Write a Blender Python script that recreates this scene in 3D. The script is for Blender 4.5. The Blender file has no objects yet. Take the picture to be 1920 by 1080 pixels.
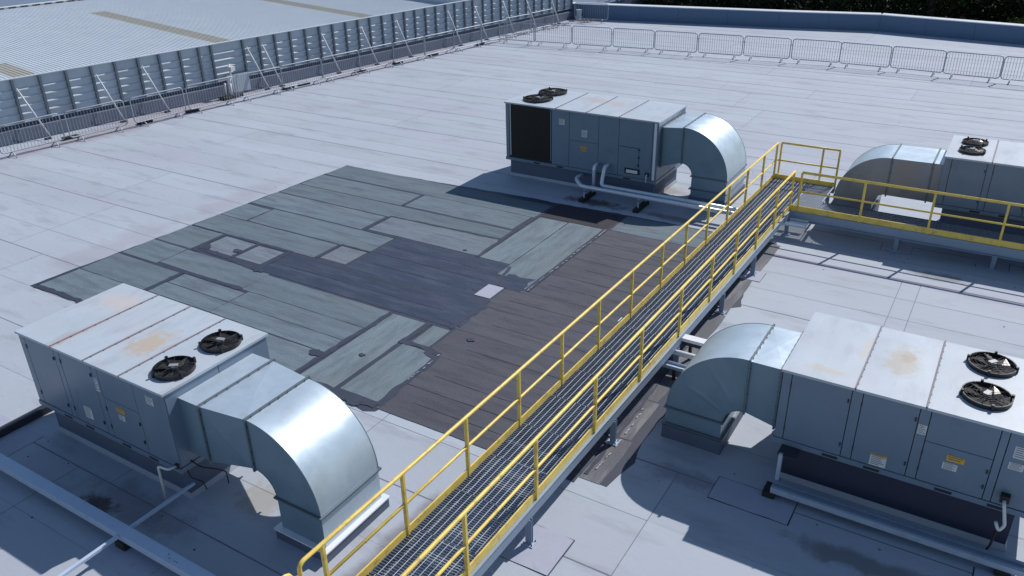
import bpy, math, random
from mathutils import Vector, Matrix
random.seed(7)
R = math.radians
scene = bpy.context.scene
col = scene.collection

# ------------------------------------------------------------------ camera
YAW, PITCH, ROLL, CAMZ, FPX = -0.5597776, 0.4666060, -0.0214310, 9.2594, 1534.76
cam_data = bpy.data.cameras.new('camera')
cam = bpy.data.objects.new('camera', cam_data)
col.objects.link(cam)
fw = Vector((math.sin(YAW)*math.cos(PITCH), math.cos(YAW)*math.cos(PITCH), -math.sin(PITCH)))
rt = Vector((math.cos(YAW), -math.sin(YAW), 0))
up = rt.cross(fw)
c_, s_ = math.cos(ROLL), math.sin(ROLL)
rt, up = c_*rt + s_*up, -s_*rt + c_*up
M = Matrix((rt, up, -fw)).transposed().to_4x4()
M.translation = Vector((0, 0, CAMZ))
cam.matrix_world = M
cam_data.sensor_width = 36
cam_data.lens = 36*FPX/1920
cam_data.clip_start = 0.1
cam_data.clip_end = 2000
scene.camera = cam

# ------------------------------------------------------------------ light
SUN_DIR = Vector((0.32, 1.0, 1.02)).normalized()
SUN_EL = math.asin(SUN_DIR.z)
SUN_AZ = math.atan2(SUN_DIR.x, SUN_DIR.y)      # clockwise from +Y
world = bpy.data.worlds.new('World'); scene.world = world
world.use_nodes = True
wn = world.node_tree
bg = wn.nodes['Background']
sky = wn.nodes.new('ShaderNodeTexSky')
sky.sky_type = 'NISHITA'
sky.sun_disc = False
sky.sun_elevation = SUN_EL
sky.sun_rotation = SUN_AZ
sky.air_density = 1.3
sky.dust_density = 0.3
sky.ozone_density = 3.0
wn.links.new(sky.outputs[0], bg.inputs['Color'])
bg.inputs['Strength'].default_value = 0.084
sl = bpy.data.lights.new('sun', 'SUN')
sl.energy = 4.0
sl.angle = R(0.53)
sl.color = (1.0, 0.955, 0.90)
so = bpy.data.objects.new('sun', sl); col.objects.link(so)
so.rotation_euler = SUN_DIR.to_track_quat('Z', 'Y').to_euler()
so.location = (0, 0, 40)
vs = scene.view_settings
vs.view_transform = 'Standard'
vs.look = 'None'
vs.exposure = 0.07
vs.gamma = 1
vs.use_curve_mapping = False

# ------------------------------------------------------------------ helpers
class MB:
    def __init__(s): s.v = []; s.f = []; s.sm = set()
    def quad(s, a, b, c, d, smooth=False):
        i = len(s.v); s.v += [tuple(a), tuple(b), tuple(c), tuple(d)]; s.f.append((i, i+1, i+2, i+3))
        if smooth: s.sm.add(len(s.f)-1)
    def poly(s, pts):
        i = len(s.v); s.v += [tuple(p) for p in pts]; s.f.append(tuple(range(i, i+len(pts))))
    def box(s, x0, x1, y0, y1, z0, z1):
        i = len(s.v)
        s.v += [(x0,y0,z0),(x1,y0,z0),(x1,y1,z0),(x0,y1,z0),(x0,y0,z1),(x1,y0,z1),(x1,y1,z1),(x0,y1,z1)]
        for f in ((3,2,1,0),(4,5,6,7),(0,1,5,4),(1,2,6,5),(2,3,7,6),(3,0,4,7)): s.f.append(tuple(i+k for k in f))
        return s
    def bar(s, a, b, w, h, upv=(0,0,1)):
        a = Vector(a); b = Vector(b); d = (b-a).normalized(); u = Vector(upv)
        x = d.cross(u)
        if x.length < 1e-4: x = d.cross(Vector((1,0,0)))
        x.normalize(); y = x.cross(d)
        i = len(s.v)
        for p in (a, b):
            for (sx, sy) in ((-1,-1),(1,-1),(1,1),(-1,1)): s.v.append(tuple(p + x*(sx*w/2) + y*(sy*h/2)))
        for f in ((0,1,2,3),(7,6,5,4),(0,4,5,1),(1,5,6,2),(2,6,7,3),(3,7,4,0)): s.f.append(tuple(i+k for k in f))
        return s
    def tube(s, pts, r, n=8, closed=False, caps=True):
        pts = [Vector(p) for p in pts]; m = len(pts); i0 = len(s.v); prev = None
        for k, p in enumerate(pts):
            if closed: d = (pts[(k+1) % m]-pts[(k-1) % m])
            else: d = pts[min(k+1, m-1)]-pts[max(k-1, 0)]
            d.normalize()
            if prev is None:
                u = Vector((0,0,1)) if abs(d.z) < .9 else Vector((1,0,0))
                x = d.cross(u).normalized()
            else:
                x = (prev - d*prev.dot(d)).normalized()
            prev = x; y = d.cross(x)
            sc = 1.0
            if 0 < k < m-1 or closed:
                a = (pts[(k+1) % m]-p).normalized(); b = (p-pts[k-1]).normalized()
                sc = 1/max(.6, math.sqrt(max(0.1, (1+a.dot(b))/2)))
            for j in range(n):
                t = 2*math.pi*j/n
                s.v.append(tuple(p + (x*math.cos(t)+y*math.sin(t))*r*(1+(sc-1)*.6)))
        for k in range(m if closed else m-1):
            a = i0+k*n; b = i0+((k+1) % m)*n
            for j in range(n):
                j2 = (j+1) % n
                s.f.append((a+j, a+j2, b+j2, b+j)); s.sm.add(len(s.f)-1)
        if caps and not closed:
            s.f.append(tuple(i0+j for j in range(n))[::-1]); s.f.append(tuple(i0+(m-1)*n+j for j in range(n)))
        return s
    def disc(s, c, r, n=24, z=0):
        s.poly([(c[0]+r*math.cos(2*math.pi*k/n), c[1]+r*math.sin(2*math.pi*k/n), z) for k in range(n)])
    def cyl(s, c, r, z0, z1, n=24, cap=True):
        i = len(s.v)
        for z in (z0, z1):
            for k in range(n): s.v.append((c[0]+r*math.cos(2*math.pi*k/n), c[1]+r*math.sin(2*math.pi*k/n), z))
        for k in range(n):
            k2 = (k+1) % n; s.f.append((i+k, i+k2, i+n+k2, i+n+k)); s.sm.add(len(s.f)-1)
        if cap: s.f.append(tuple(i+n+k for k in range(n))); s.f.append(tuple(i+k for k in range(n))[::-1])
        return s
    def mesh(s, name, mat, off=(0,0,0)):
        me = bpy.data.meshes.new(name)
        ox, oy, oz = off
        me.from_pydata([(a-ox, b-oy, c-oz) for a, b, c in s.v], [], s.f)
        if s.sm:
            for i in s.sm: me.polygons[i].use_smooth = True
        me.materials.append(mat)
        me.update()
        return me

def tag(o, label=None, cat=None, group=None, kind=None):
    if label: o['label'] = label
    if cat: o['category'] = cat
    if group: o['group'] = group
    if kind: o['kind'] = kind
    return o
def thing(name, loc, label, cat, group=None, rz=0):
    o = bpy.data.objects.new(name, None); o.empty_display_size = .2
    o.location = loc; o.rotation_euler = (0, 0, rz); col.objects.link(o)
    return tag(o, label, cat, group)
def abs_loc(p):
    l = Vector(p.location)
    if p.parent: l += abs_loc(p.parent)
    return l
def part(name, mb, mat, parent, label=None, kind=None, bev=0, local=False, at=None):
    """mesh given in world coordinates (local=True: in the parent's) hung under parent"""
    base = Vector((0,0,0)) if local else abs_loc(parent)
    loc = Vector(at) if at else Vector((0,0,0))
    me = mb.mesh(name, mat, base+loc)
    o = bpy.data.objects.new(name, me); col.objects.link(o)
    o.parent = parent; o.location = loc
    if bev:
        m = o.modifiers.new('bevel', 'BEVEL'); m.width = bev; m.segments = 2; m.limit_method = 'ANGLE'
    return tag(o, label, None, None, kind)
def solo(name, mb, mat, label=None, cat=None, group=None, kind=None, at=(0,0,0)):
    o = bpy.data.objects.new(name, mb.mesh(name, mat, at)); col.objects.link(o)
    o.location = at
    return tag(o, label, cat, group, kind)
def inst(name, me, parent, loc=(0,0,0), rz=0, label=None, kind=None):
    o = bpy.data.objects.new(name, me); col.objects.link(o); o.parent = parent
    o.location = loc; o.rotation_euler = (0, 0, rz)
    return tag(o, label, None, None, kind)
def copy_tree(o, parent=None):
    c = o.copy(); col.objects.link(c); c.parent = parent
    for ch in list(o.children): copy_tree(ch, c)
    return c

# ------------------------------------------------------------------ materials
MATS = {}
def mat(name, base, rough=.6, metal=0., var=.15, scale=3., stretch=(1,1,1), tint=None, tint_amt=.3,
        tint_scale=1.2, bump=.0, bscale=30., rand=0., stains=(), fine=.0, spec=.5, smears=None, thr=(.58,.75)):
    if name in MATS: return MATS[name]
    m = bpy.data.materials.new(name); m.use_nodes = True; nt = m.node_tree; N = nt.nodes; Lk = nt.links
    b = N['Principled BSDF']
    b.inputs['Roughness'].default_value = rough; b.inputs['Metallic'].default_value = metal
    b.inputs['Specular IOR Level'].default_value = spec
    geo = N.new('ShaderNodeNewGeometry')
    mp = N.new('ShaderNodeMapping'); mp.inputs['Scale'].default_value = stretch
    Lk.new(geo.outputs['Position'], mp.inputs['Vector'])
    def noise(sc, det=4, rgh=.55, src=mp):
        n = N.new('ShaderNodeTexNoise'); n.inputs['Scale'].default_value = sc
        n.inputs['Detail'].default_value = det; n.inputs['Roughness'].default_value = rgh
        Lk.new(src.outputs[0], n.inputs['Vector']); return n
    def mathn(op, a, bb, clamp=False):
        n = N.new('ShaderNodeMath'); n.operation = op; n.use_clamp = clamp
        for k, v in enumerate((a, bb)):
            if v is None: continue
            if isinstance(v, (int, float)): n.inputs[k].default_value = v
            else: Lk.new(v, n.inputs[k])
        return n.outputs[0]
    def mix(fac, a, bb, mode='MIX'):
        n = N.new('ShaderNodeMix'); n.data_type = 'RGBA'; n.blend_type = mode
        for k, v in ((0, fac), (6, a), (7, bb)):
            if isinstance(v, (int, float)): n.inputs[k].default_value = v
            elif isinstance(v, tuple): n.inputs[k].default_value = (*v[:3], 1)
            else: Lk.new(v, n.inputs[k])
        return n.outputs[2]
    n1 = noise(scale, 5)
    f1 = mathn('MULTIPLY_ADD', n1.outputs[0], 2*var); f1.node.inputs[2].default_value = 1-var
    hv = N.new('ShaderNodeHueSaturation'); hv.inputs['Color'].default_value = (*base, 1)
    val = f1
    if fine:
        n2 = noise(scale*14, 3, .7)
        g = mathn('MULTIPLY_ADD', n2.outputs[0], 2*fine); g.node.inputs[2].default_value = 1-fine
        val = mathn('MULTIPLY', val, g)
    if rand:
        oi = N.new('ShaderNodeObjectInfo')
        g = mathn('MULTIPLY_ADD', oi.outputs['Random'], 2*rand); g.node.inputs[2].default_value = 1-rand
        val = mathn('MULTIPLY', val, g)
    Lk.new(val, hv.inputs['Value'])
    c = hv.outputs[0]
    if tint:
        n3 = noise(tint_scale, 6, .6)
        rmp = N.new('ShaderNodeMapRange'); rmp.inputs[1].default_value = .48; rmp.inputs[2].default_value = .72
        rmp.inputs[4].default_value = tint_amt
        Lk.new(n3.outputs[0], rmp.inputs[0])
        c = mix(rmp.outputs[0], c, tint)
    if smears:
        (scol, samt, ssc, sst) = smears
        mp2 = N.new('ShaderNodeMapping'); mp2.inputs['Scale'].default_value = sst
        Lk.new(geo.outputs['Position'], mp2.inputs['Vector'])
        n4 = noise(ssc, 7, .65, mp2)
        rmp = N.new('ShaderNodeMapRange'); rmp.inputs[1].default_value = thr[0]; rmp.inputs[2].default_value = thr[1]
        rmp.inputs[4].default_value = samt
        Lk.new(n4.outputs[0], rmp.inputs[0])
        c = mix(rmp.outputs[0], c, scol)
    for (cx, cy, cz, rx, ry, rz_, scol, samt) in stains:
        vm = N.new('ShaderNodeVectorMath'); vm.operation = 'SUBTRACT'; vm.inputs[1].default_value = (cx, cy, cz)
        nz = noise(3.0/max(rx, ry), 5, .65, geo)
        Lk.new(geo.outputs['Position'], vm.inputs[0])
        v2 = N.new('ShaderNodeVectorMath'); v2.operation = 'DIVIDE'; v2.inputs[1].default_value = (rx, ry, rz_)
        Lk.new(vm.outputs[0], v2.inputs[0])
        v3 = N.new('ShaderNodeVectorMath'); v3.operation = 'LENGTH'; Lk.new(v2.outputs[0], v3.inputs[0])
        d = mathn('ADD', v3.outputs['Value'], mathn('MULTIPLY', mathn('SUBTRACT', nz.outputs[0], .5), 1.9))
        rmp = N.new('ShaderNodeMapRange'); rmp.inputs[1].default_value = 1.05; rmp.inputs[2].default_value = .35
        rmp.inputs[3].default_value = 0; rmp.inputs[4].default_value = samt; rmp.interpolation_type = 'SMOOTHSTEP'
        Lk.new(d, rmp.inputs[0])
        c = mix(rmp.outputs[0], c, scol)
    Lk.new(c, b.inputs['Base Color'])
    rr = mathn('MULTIPLY_ADD', n1.outputs[0], .24); rr.node.inputs[2].default_value = rough-.12
    Lk.new(rr, b.inputs['Roughness'])
    if bump:
        nb = noise(bscale, 3, .6, geo)
        bp = N.new('ShaderNodeBump'); bp.inputs['Strength'].default_value = bump; bp.inputs['Distance'].default_value = .02
        Lk.new(nb.outputs[0], bp.inputs['Height']); Lk.new(bp.outputs[0], b.inputs['Normal'])
    MATS[name] = m
    return m

ROOF_STAINS = (
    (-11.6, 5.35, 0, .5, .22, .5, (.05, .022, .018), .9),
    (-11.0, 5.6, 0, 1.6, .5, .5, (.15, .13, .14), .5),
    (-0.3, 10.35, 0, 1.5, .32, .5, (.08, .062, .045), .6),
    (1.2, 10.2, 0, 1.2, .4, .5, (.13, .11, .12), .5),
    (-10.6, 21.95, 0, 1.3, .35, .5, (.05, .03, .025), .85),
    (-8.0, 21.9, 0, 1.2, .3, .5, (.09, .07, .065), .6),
    (-21.0, 12.0, 0, .9, 3.2, .5, (.33, .315, .38), .45),
    (-21.0, 17.0, 0, .7, 3.2, .5, (.33, .315, .38), .45),
    (-32.3, 22.0, 0, 1.1, 9, .5, (.31,.28,.32), .7),
    (-30.6, 38.0, 0, 1.2, 10, .5, (.31,.28,.33), .7),
    (-6.6, 6.6, 0, .45, 2.6, .5, (.16, .15, .16), .75),
    (-3.4, 10.9, 0, .9, .3, .5, (.18, .17, .2), .5),
    (-9.3, 6.8, 0, .6, .5, .5, (.30, .27, .2), .55),
    (-0.6, 21.4, 0, .9, .3, .5, (.10, .11, .12), .6),
    (-9.4, 24.0, 0, 1.1, .7, .5, (.26, .22, .2), .5),
)
m_roof = mat('roof_membrane', (.388, .434, .505), .78, var=.13, scale=.9, stretch=(.35, 1, 1), tint=(.36, .365, .45),
             tint_amt=.7, tint_scale=.45, bump=.25, bscale=2.2, rand=.035, fine=.05, stains=ROOF_STAINS,
             smears=((.235, .235, .29), .6, 1.1, (.45, 1.7, 1)), thr=(.53, .74))
m_under = mat('roof_underlay', (.19, .195, .25), .9, var=.3, scale=2)
m_pad = mat('flashing_patch', (.37, .39, .49), .75, var=.12, scale=3, fine=.06, smears=((.16,.15,.19), .5, 3, (1,1,1)))
m_seamtar = mat('tar_seam', (.036, .044, .072), .6, var=.25, scale=3, fine=.15)
def felt(name, c, st, sm=(.5,.5,.5), samt=.2, tint=None, ta=.4):
    return mat(name, c, .82, var=.32, scale=1.3, stretch=st, fine=.2, rand=.11, bump=.4, bscale=25,
               tint=tint, tint_amt=ta, tint_scale=.8, smears=(sm, samt, 2.2, (st[0]*1.2, st[1]*1.2, 1)), thr=(.46,.66))
SX, SY = (.3, 1.6, 1), (1.6, .3, 1)
m_green_x = felt('green_felt', (.128, .172, .210), SX, (.078,.10,.135), .75, (.145,.18,.195), .6)
m_green_y = felt('green_felt_across', (.145, .190, .225), SY, (.09,.115,.145), .7, (.155,.19,.205), .6)
m_navy = felt('navy_felt', (.022, .038, .078), SX, (.065,.085,.135), .6, (.035,.045,.09), .8)
m_brown = felt('brown_felt', (.076, .081, .104), SX, (.044,.048,.067), .8, (.090,.092,.108), .6)
m_dkbrown = felt('dark_brown_felt', (.034, .030, .040), SX, (.02,.02,.03), .5)
m_pale = felt('pale_felt', (.158, .195, .24), SX, (.095,.115,.155), .8, (.17,.18,.21), .5)
m_greyfelt = felt('grey_felt', (.115, .12, .138), SY, (.26,.26,.28), .6, (.09,.088,.1))
m_chalk = mat('chalky_line', (.36, .36, .42), .9, var=.3, scale=9)
m_upstand = mat('upstand_felt', (.10, .125, .19), .7, var=.18, scale=2.2, fine=.1, smears=((.085,.09,.11), .6, 2.5, (1,1,.5)), bump=.2, bscale=8)

m_dkupstand = mat('dark_upstand', (.035, .04, .075), .8, var=.2)
m_unit = mat('grey_cabinet_paint', (.165, .225, .31), .36, metal=.0, var=.12, scale=1.6, tint=(.125,.18,.265), tint_amt=.4, tint_scale=1.1,
             bump=.32, bscale=1.5, smears=((.10,.12,.15), .5, 2.4, (1.5,1.5,.5)))
m_roofseam = mat('rusty_seam', (.22, .20, .225), .7, var=.4, scale=6)
m_gap = mat('dark_gap', (.022, .025, .032), .8, var=.1)  # near-black paints the shade behind panel gaps, in slots and fan wells
def top_mat(name, stains):
    return mat(name, (.455, .515, .59), .45, var=.10, scale=1.3, tint=(.49,.49,.54), tint_amt=.45, tint_scale=1.0,
               fine=.04, bump=.22, bscale=1.8, stains=stains, smears=((.33,.335,.38), .55, 1.8, (1.6,.5,1)), thr=(.52,.74))
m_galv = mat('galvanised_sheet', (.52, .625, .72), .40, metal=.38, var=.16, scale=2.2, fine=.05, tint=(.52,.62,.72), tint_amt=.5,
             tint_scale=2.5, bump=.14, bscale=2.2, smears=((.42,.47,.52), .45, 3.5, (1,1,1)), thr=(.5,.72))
m_galv_shade = mat('galvanised_shade_side', (.185, .27, .35), .42, metal=.15, var=.14, scale=1.7, fine=.05, tint=(.12,.19,.27), tint_amt=.7,
             tint_scale=1.2, bump=.08, bscale=2.5)  # duct sides toned darker and bluer: shade painted into the galvanised colour
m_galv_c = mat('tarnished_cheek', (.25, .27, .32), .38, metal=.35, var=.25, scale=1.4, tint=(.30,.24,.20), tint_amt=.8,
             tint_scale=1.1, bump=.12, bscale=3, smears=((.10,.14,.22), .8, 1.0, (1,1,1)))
m_flange = mat('flange_steel', (.13, .165, .20), .42, metal=.15, var=.15, scale=6)
m_steel = mat('galvanised_steel', (.44, .53, .66), .42, metal=.25, var=.16, scale=5, fine=.08, smears=((.3,.31,.34), .4, 4, (1,1,1)))
m_beamsteel = mat('blue_grey_steel', (.25, .32, .42), .5, metal=.2, var=.12, scale=4, fine=.06)
m_darksteel = mat('dark_steel', (.045, .05, .062), .55, metal=.3, var=.2, scale=6)
m_yellow = mat('yellow_paint', (.84, .61, .13), .40, var=.13, scale=2.5, fine=.06, tint=(.55,.36,.07), tint_amt=.5, tint_scale=4,
               smears=((.36,.25,.12), .7, 7, (1,1,1)), thr=(.54,.68))
m_grate = mat('grating_steel', (.19, .23, .31), .45, metal=.5, var=.2, scale=4)
m_rod = mat('grating_rod_steel', (.62, .65, .70), .4, metal=.3, var=.15, scale=5)
m_black = mat('black_plastic', (.012, .012, .015), .42, var=.3, scale=8)
m_fan = mat('fan_blade_black', (.02, .019, .022), .35, var=.2, scale=8)
m_hub = mat('fan_hub_grey', (.34, .35, .37), .4, metal=.2, var=.1, scale=9)
m_coil = mat('coil_fins', (.018, .016, .016), .7, var=.3, scale=20, stretch=(8,1,1))
m_label = mat('white_label', (.62, .64, .68), .5, var=.12, scale=30)
m_print = mat('label_print', (.12, .13, .16), .6, var=.1)
m_warn = mat('amber_label', (.72, .40, .03), .5, var=.1, scale=20)
m_clad = mat('screen_cladding', (.45, .51, .58), .55, metal=.0, var=.12, scale=1.5, fine=.04, rand=.07, smears=((.26,.31,.39), .4, 2, (1,1,.6)))
m_wallbase = mat('wall_base_felt', (.15, .175, .235), .8, var=.25, scale=1.5, smears=((.10,.11,.15), .6, 1.5, (1,1,.5)))
m_post = mat('screen_post', (.15, .18, .22), .5, metal=.3, var=.12, scale=3)
m_barrier = mat('barrier_zinc', (.35, .385, .44), .45, metal=.4, var=.18, scale=7)
m_metalroof = mat('ribbed_metal_roof', (.50, .555, .625), .55, metal=.0, var=.07, scale=.8, fine=.04, tint=(.55,.60,.65), tint_amt=.4, tint_scale=.5)
m_skylight = mat('weathered_rooflight', (.36, .345, .315), .6, var=.15, scale=2, tint=(.32,.34,.2), tint_amt=.7, tint_scale=1.5)
m_ridge = mat('ridge_flashing', (.62, .65, .70), .45, var=.06)
m_bluewall = mat('parapet_cladding', (.075, .145, .26), .5, var=.10, scale=1.2, fine=.05, smears=((.07,.1,.16), .5, 1.5, (.6,.6,.3)))
m_palesteel = mat('pale_channel_steel', (.50, .60, .76), .32, metal=.1, var=.12, scale=5, fine=.06)
m_coping = mat('coping_metal', (.74, .77, .83), .4, metal=.0, var=.06)
m_pipe = mat('pipe_lagging', (.68, .75, .84), .32, metal=.25, var=.12, scale=6)
m_white = mat('white_plastic', (.66, .67, .69), .4, var=.06, scale=8)
m_rubber = mat('black_rubber', (.02, .02, .022), .8, var=.2, scale=9)
m_debris = mat('rope_and_straps', (.30, .27, .30), .8, var=.4, scale=12)
m_bark = mat('bark', (.09, .07, .05), .9, var=.3, scale=4)
m_leaf = mat('dark_foliage', (.022, .034, .015), .8, spec=.1, var=.5, scale=1.2, rand=.3)
m_leaf2 = mat('olive_foliage', (.12, .13, .045), .8, spec=.1, var=.35, scale=2.5, rand=.1)
m_leaf3 = mat('yellow_green_foliage', (.12, .15, .03), .8, spec=.1, var=.35, scale=2.5)
m_grass = mat('grass', (.05, .065, .03), .9, var=.3, scale=.5)
m_shaderoof = mat('shade_toned_roof', (.15, .20, .29), .7, var=.1, scale=.7)  # dark blue-grey puts shade into the colour of far slope and lower roof

# ------------------------------------------------------------------ setting: ground and roof
g = MB(); g.quad((-600,-300,-8.5),(600,-300,-8.5),(600,900,-8.5),(-600,900,-8.5))
solo('ground', g, m_grass, kind='structure')

deck = MB()
deck.poly([(-36.6,-4,-.004),(14,-4,-.004),(14,56.2,-.004),(-.3,56.55,-.004),(-8.4,57.8,-.004),(-14.4,56.7,-.004),(-27.5,54.9,-.004),(-30,54.9,-.004)])
roof = solo('flat_roof', deck, m_under, kind='structure')
# roofing sheets: strong laps every few metres, faint laps between
strong = [-4.0,-1.4,1.2,3.4,5.75,8.2,10.92,14.4,17.48,20.70,22.95,25.95,28.8,31.95,35.4,38.3,40.0,42.3,44.0,47.4,50.7,54.0]
joints = {14.4:[-25.2,-1.4,5],17.48:[-1.43,-1.0,6],20.70:[-26.5,3],22.95:[-14.9,2],25.95:[-22,-5.2],28.8:[-17.5,-3],31.95:[-24.2,-9.2],35.4:[-10.6,1],
          38.3:[-12.2,-8.1],40.0:[-20,-4],42.3:[-26,-11.1],44.0:[-17,-2],3.4:[-12.8,-4.1],5.75:[-11.9,-3.6],8.2:[-3.55,-9.0,-22.4],10.92:[-24,-2.0],1.2:[-6],47.4:[-15],50.7:[-9]}
def jit(a): return random.uniform(-a, a)
for a, b in zip(strong[:-1], strong[1:]):
    n = max(1, round((b-a)/1.1)); h = (b-a)/n
    js = sorted(joints.get(a, [-14, 2]))
    tilt = -.0095 if a > 20 else -.004
    for k in range(n):
        y0, y1 = a+k*h, a+(k+1)*h
        g0 = (.014+.0006*a) if k == 0 else .003+.00012*a
        g1 = .003+.00012*a if k < n-1 else (.006+.0002*a)
        xl = -36.4+.149*y0+(0 if k else 0); xs = [xl]+[x for x in js if x > xl+1]+[14]
        for xa, xb in zip(xs[:-1], xs[1:]):
            xa2 = xa+.010; xb2 = xb-.004
            m = max(2, int((xb2-xa2)/2.2)); lo = []; hi = []
            for q in range(m+1):
                x = xa2+(xb2-xa2)*q/m
                off = tilt*-1*(x+15)*.5
                lo.append((x, y0+g0+jit(.004)+off, 0)); hi.append((x, y1-g1+jit(.003)+off, 0))
            mb = MB(); mb.poly(lo+hi[::-1])
            s = part('roofing_sheet', mb, m_roof, roof)

for pts in ([(-28.9,54.03),(-21.02,54.03),(-21.02,55.72),(-28.9,54.55)],[(-21.0,54.03),(-8.42,54.03),(-8.42,57.85),(-14.4,56.72),(-21.0,55.72)],[(-8.40,54.03),(13.9,54.03),(13.9,54.9),(-.3,56.6),(-8.40,57.85)]):
    mb = MB(); mb.poly([(x,y,0) for x,y in pts]); part('roofing_sheet', mb, m_roof, roof)

# ------------------------------------------------------------------ bitumen patch
def ragged(x0, x1, y0, y1, a=.012, step=.35):
    pts = []
    def edge(p, q):
        n = max(1, int(math.hypot(q[0]-p[0], q[1]-p[1])/step))
        for k in range(n):
            t = k/n; pts.append((p[0]+(q[0]-p[0])*t+jit(a), p[1]+(q[1]-p[1])*t+jit(a)))
    edge((x0,y0),(x1,y0)); edge((x1,y0),(x1,y1)); edge((x1,y1),(x0,y1)); edge((x0,y1),(x0,y0))
    return pts
def slab(pts, z0, z1):
    mb = MB(); mb.poly([(x,y,z1) for x,y in pts]); n = len(pts)
    for i in range(n):
        p, q = pts[i], pts[(i+1) % n]; mb.quad((*p,z0),(*q,z0),(*q,z1),(*p,z1))
    return mb
outline = [(-20.72,9.56),(-18.6,9.6),(-11.6,9.68),(-10.2,9.66),(-9.84,9.70),(-9.5,9.62),(-9.3,9.74),(-9.26,9.92),(-8.7,9.99),(-7.83,9.90),(-6.78,9.93),
           (-4.95,10.03),(-4.45,9.97),(-4.38,10.4),(-4.31,10.81),(-4.42,11.4),(-4.40,12.6),(-4.62,14.2),(-4.73,16.2),(-4.71,17.2),(-4.50,17.4),(-4.60,17.7),(-4.72,18.85),(-4.68,19.7),(-4.75,21.5),
           (-7.84,21.47),(-9.6,21.45),(-11.6,21.33),(-12.5,21.36),(-15.32,21.21),(-16.14,21.14),(-18,21.06),(-20.11,20.99),(-20.2,19.7),(-20.34,17),(-20.42,15),(-20.5,13.2),(-20.66,10.9)]
rough = []
for i in range(len(outline)):
    p, q = outline[i], outline[(i+1) % len(outline)]; n = max(1, int(math.hypot(q[0]-p[0], q[1]-p[1])/.22))
    for k in range(n):
        t = k/n; rough.append((p[0]+(q[0]-p[0])*t+jit(.022), p[1]+(q[1]-p[1])*t+jit(.022)))
patch = solo('bitumen_patch', slab(rough, -.003, .006), m_seamtar, kind='structure')
tag(patch, 'large dark patch of felt strips laid in the pale roof')
G, GY, NV, BR, DB, PL, GF = m_green_x, m_green_y, m_navy, m_brown, m_dkbrown, m_pale, m_greyfelt
strips = [
 (-20.58,-11.68, 9.72,10.84,G),
 (-20.55,-17.92,10.87,12.00,G),(-17.76,-15.46,10.90,11.46,G),(-15.45,-11.67,10.89,11.47,G),(-17.74,-15.46,11.485,12.02,G),(-15.445,-11.66,11.485,12.13,G),
 (-20.50,-19.02,12.10,13.14,G),(-19.01,-15.74,12.20,13.13,G),(-15.735,-11.64,12.16,13.06,G),
 (-20.47,-18.98,13.22,14.40,G),(-18.78,-17.56,13.42,14.34,PL),(-17.42,-16.42,13.42,14.32,PL),(-16.22,-9.9,13.12,14.36,NV),
 (-20.40,-15.46,14.47,15.45,G),(-15.32,-14.40,14.56,15.46,PL),(-14.30,-10.42,14.40,15.52,NV),
 (-20.36,-19.22,15.50,16.52,G),(-19.20,-14.36,15.52,16.60,G),(-14.28,-10.50,15.56,16.66,NV),
 (-20.28,-15.66,16.66,17.78,G),(-15.48,-11.54,16.76,17.90,PL),
 (-20.22,-11.68,17.86,18.73,G),
 (-20.18,-15.86,18.78,19.84,G),(-15.76,-11.74,18.84,19.92,G),
 (-20.14,-11.64,19.94,21.06,G),
 (-11.50,-10.54,16.72,20.04,GY),(-10.52,-9.42,15.66,20.10,GY),
 (-11.50,-9.30,20.12,21.28,DB),(-10.38,-9.92,14.78,15.46,m_pad),
 (-11.52,-10.55,9.90,13.04,GY),(-10.33,-9.84,12.18,13.03,GY),(-10.44,-9.44,9.98,12.04,GY),
 (-9.22,-4.98,20.16,21.38,G),
]
for (a, b) in ((9.82,10.78),(10.80,11.98)): strips.append((-9.36,-4.98,a,b,BR))
strips.append((-9.78,-4.98,12.0,13.16,BR)); strips.append((-9.86,-4.98,13.18,14.39,BR)); strips.append((-9.88,-4.98,14.41,15.55,BR))
for (a, b) in ((15.57,16.74),(16.76,17.90),(17.92,19.04),(19.06,20.12)): strips.append((-9.27,-4.98,a,b,BR))
for (a, b) in ((9.98,11.30),(11.32,12.7),(12.72,14.6),(14.62,16.8),(16.85,18.9),(19.4,21.4)): strips.append((-4.97,-4.62+jit(.06),a,b,GF))
strip_no = 0
for (x0,x1,y0,y1,mm) in strips:
    if mm in (G, BR): y0, y1 = y0-.010, y1+.006
    if mm is NV: y0 += .012; y1 -= .02
    ZS = .0070+.0009*(strip_no % 7); strip_no += 1
    mb = slab(ragged(x0+.008,x1-.008,y0+.008,y1-.008,.009 if mm is not GF else .02), .004, ZS if mm is not m_pad else .0185)
    part('felt_strip', mb, mm, patch)
# hand-brushed tar along the joints
zt_ = [.0135]
def brush(pts, w, z=0, rag=.5):
    z = zt_[0]; zt_[0] += .00015
    mb = MB(); P_ = []
    for p, q in zip(pts[:-1], pts[1:]):
        n = max(1, int(math.hypot(q[0]-p[0], q[1]-p[1])/.16))
        for k in range(n): P_.append((p[0]+(q[0]-p[0])*k/n, p[1]+(q[1]-p[1])*k/n))
    P_.append(pts[-1]); L_, R_ = [], []
    for i, p in enumerate(P_):
        a = P_[max(0, i-1)]; b = P_[min(len(P_)-1, i+1)]; d = math.hypot(b[0]-a[0], b[1]-a[1]) or 1
        nx, ny = -(b[1]-a[1])/d, (b[0]-a[0])/d
        wl, wr = w*random.uniform(1-rag, 1+rag)/2, w*random.uniform(1-rag, 1+rag)/2
        L_.append((p[0]+nx*wl, p[1]+ny*wl, z)); R_.append((p[0]-nx*wr, p[1]-ny*wr, z))
    for i in range(len(P_)-1): mb.quad(L_[i], R_[i], R_[i+1], L_[i+1])
    part('tar_stroke', mb, m_seamtar, patch)
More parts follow.
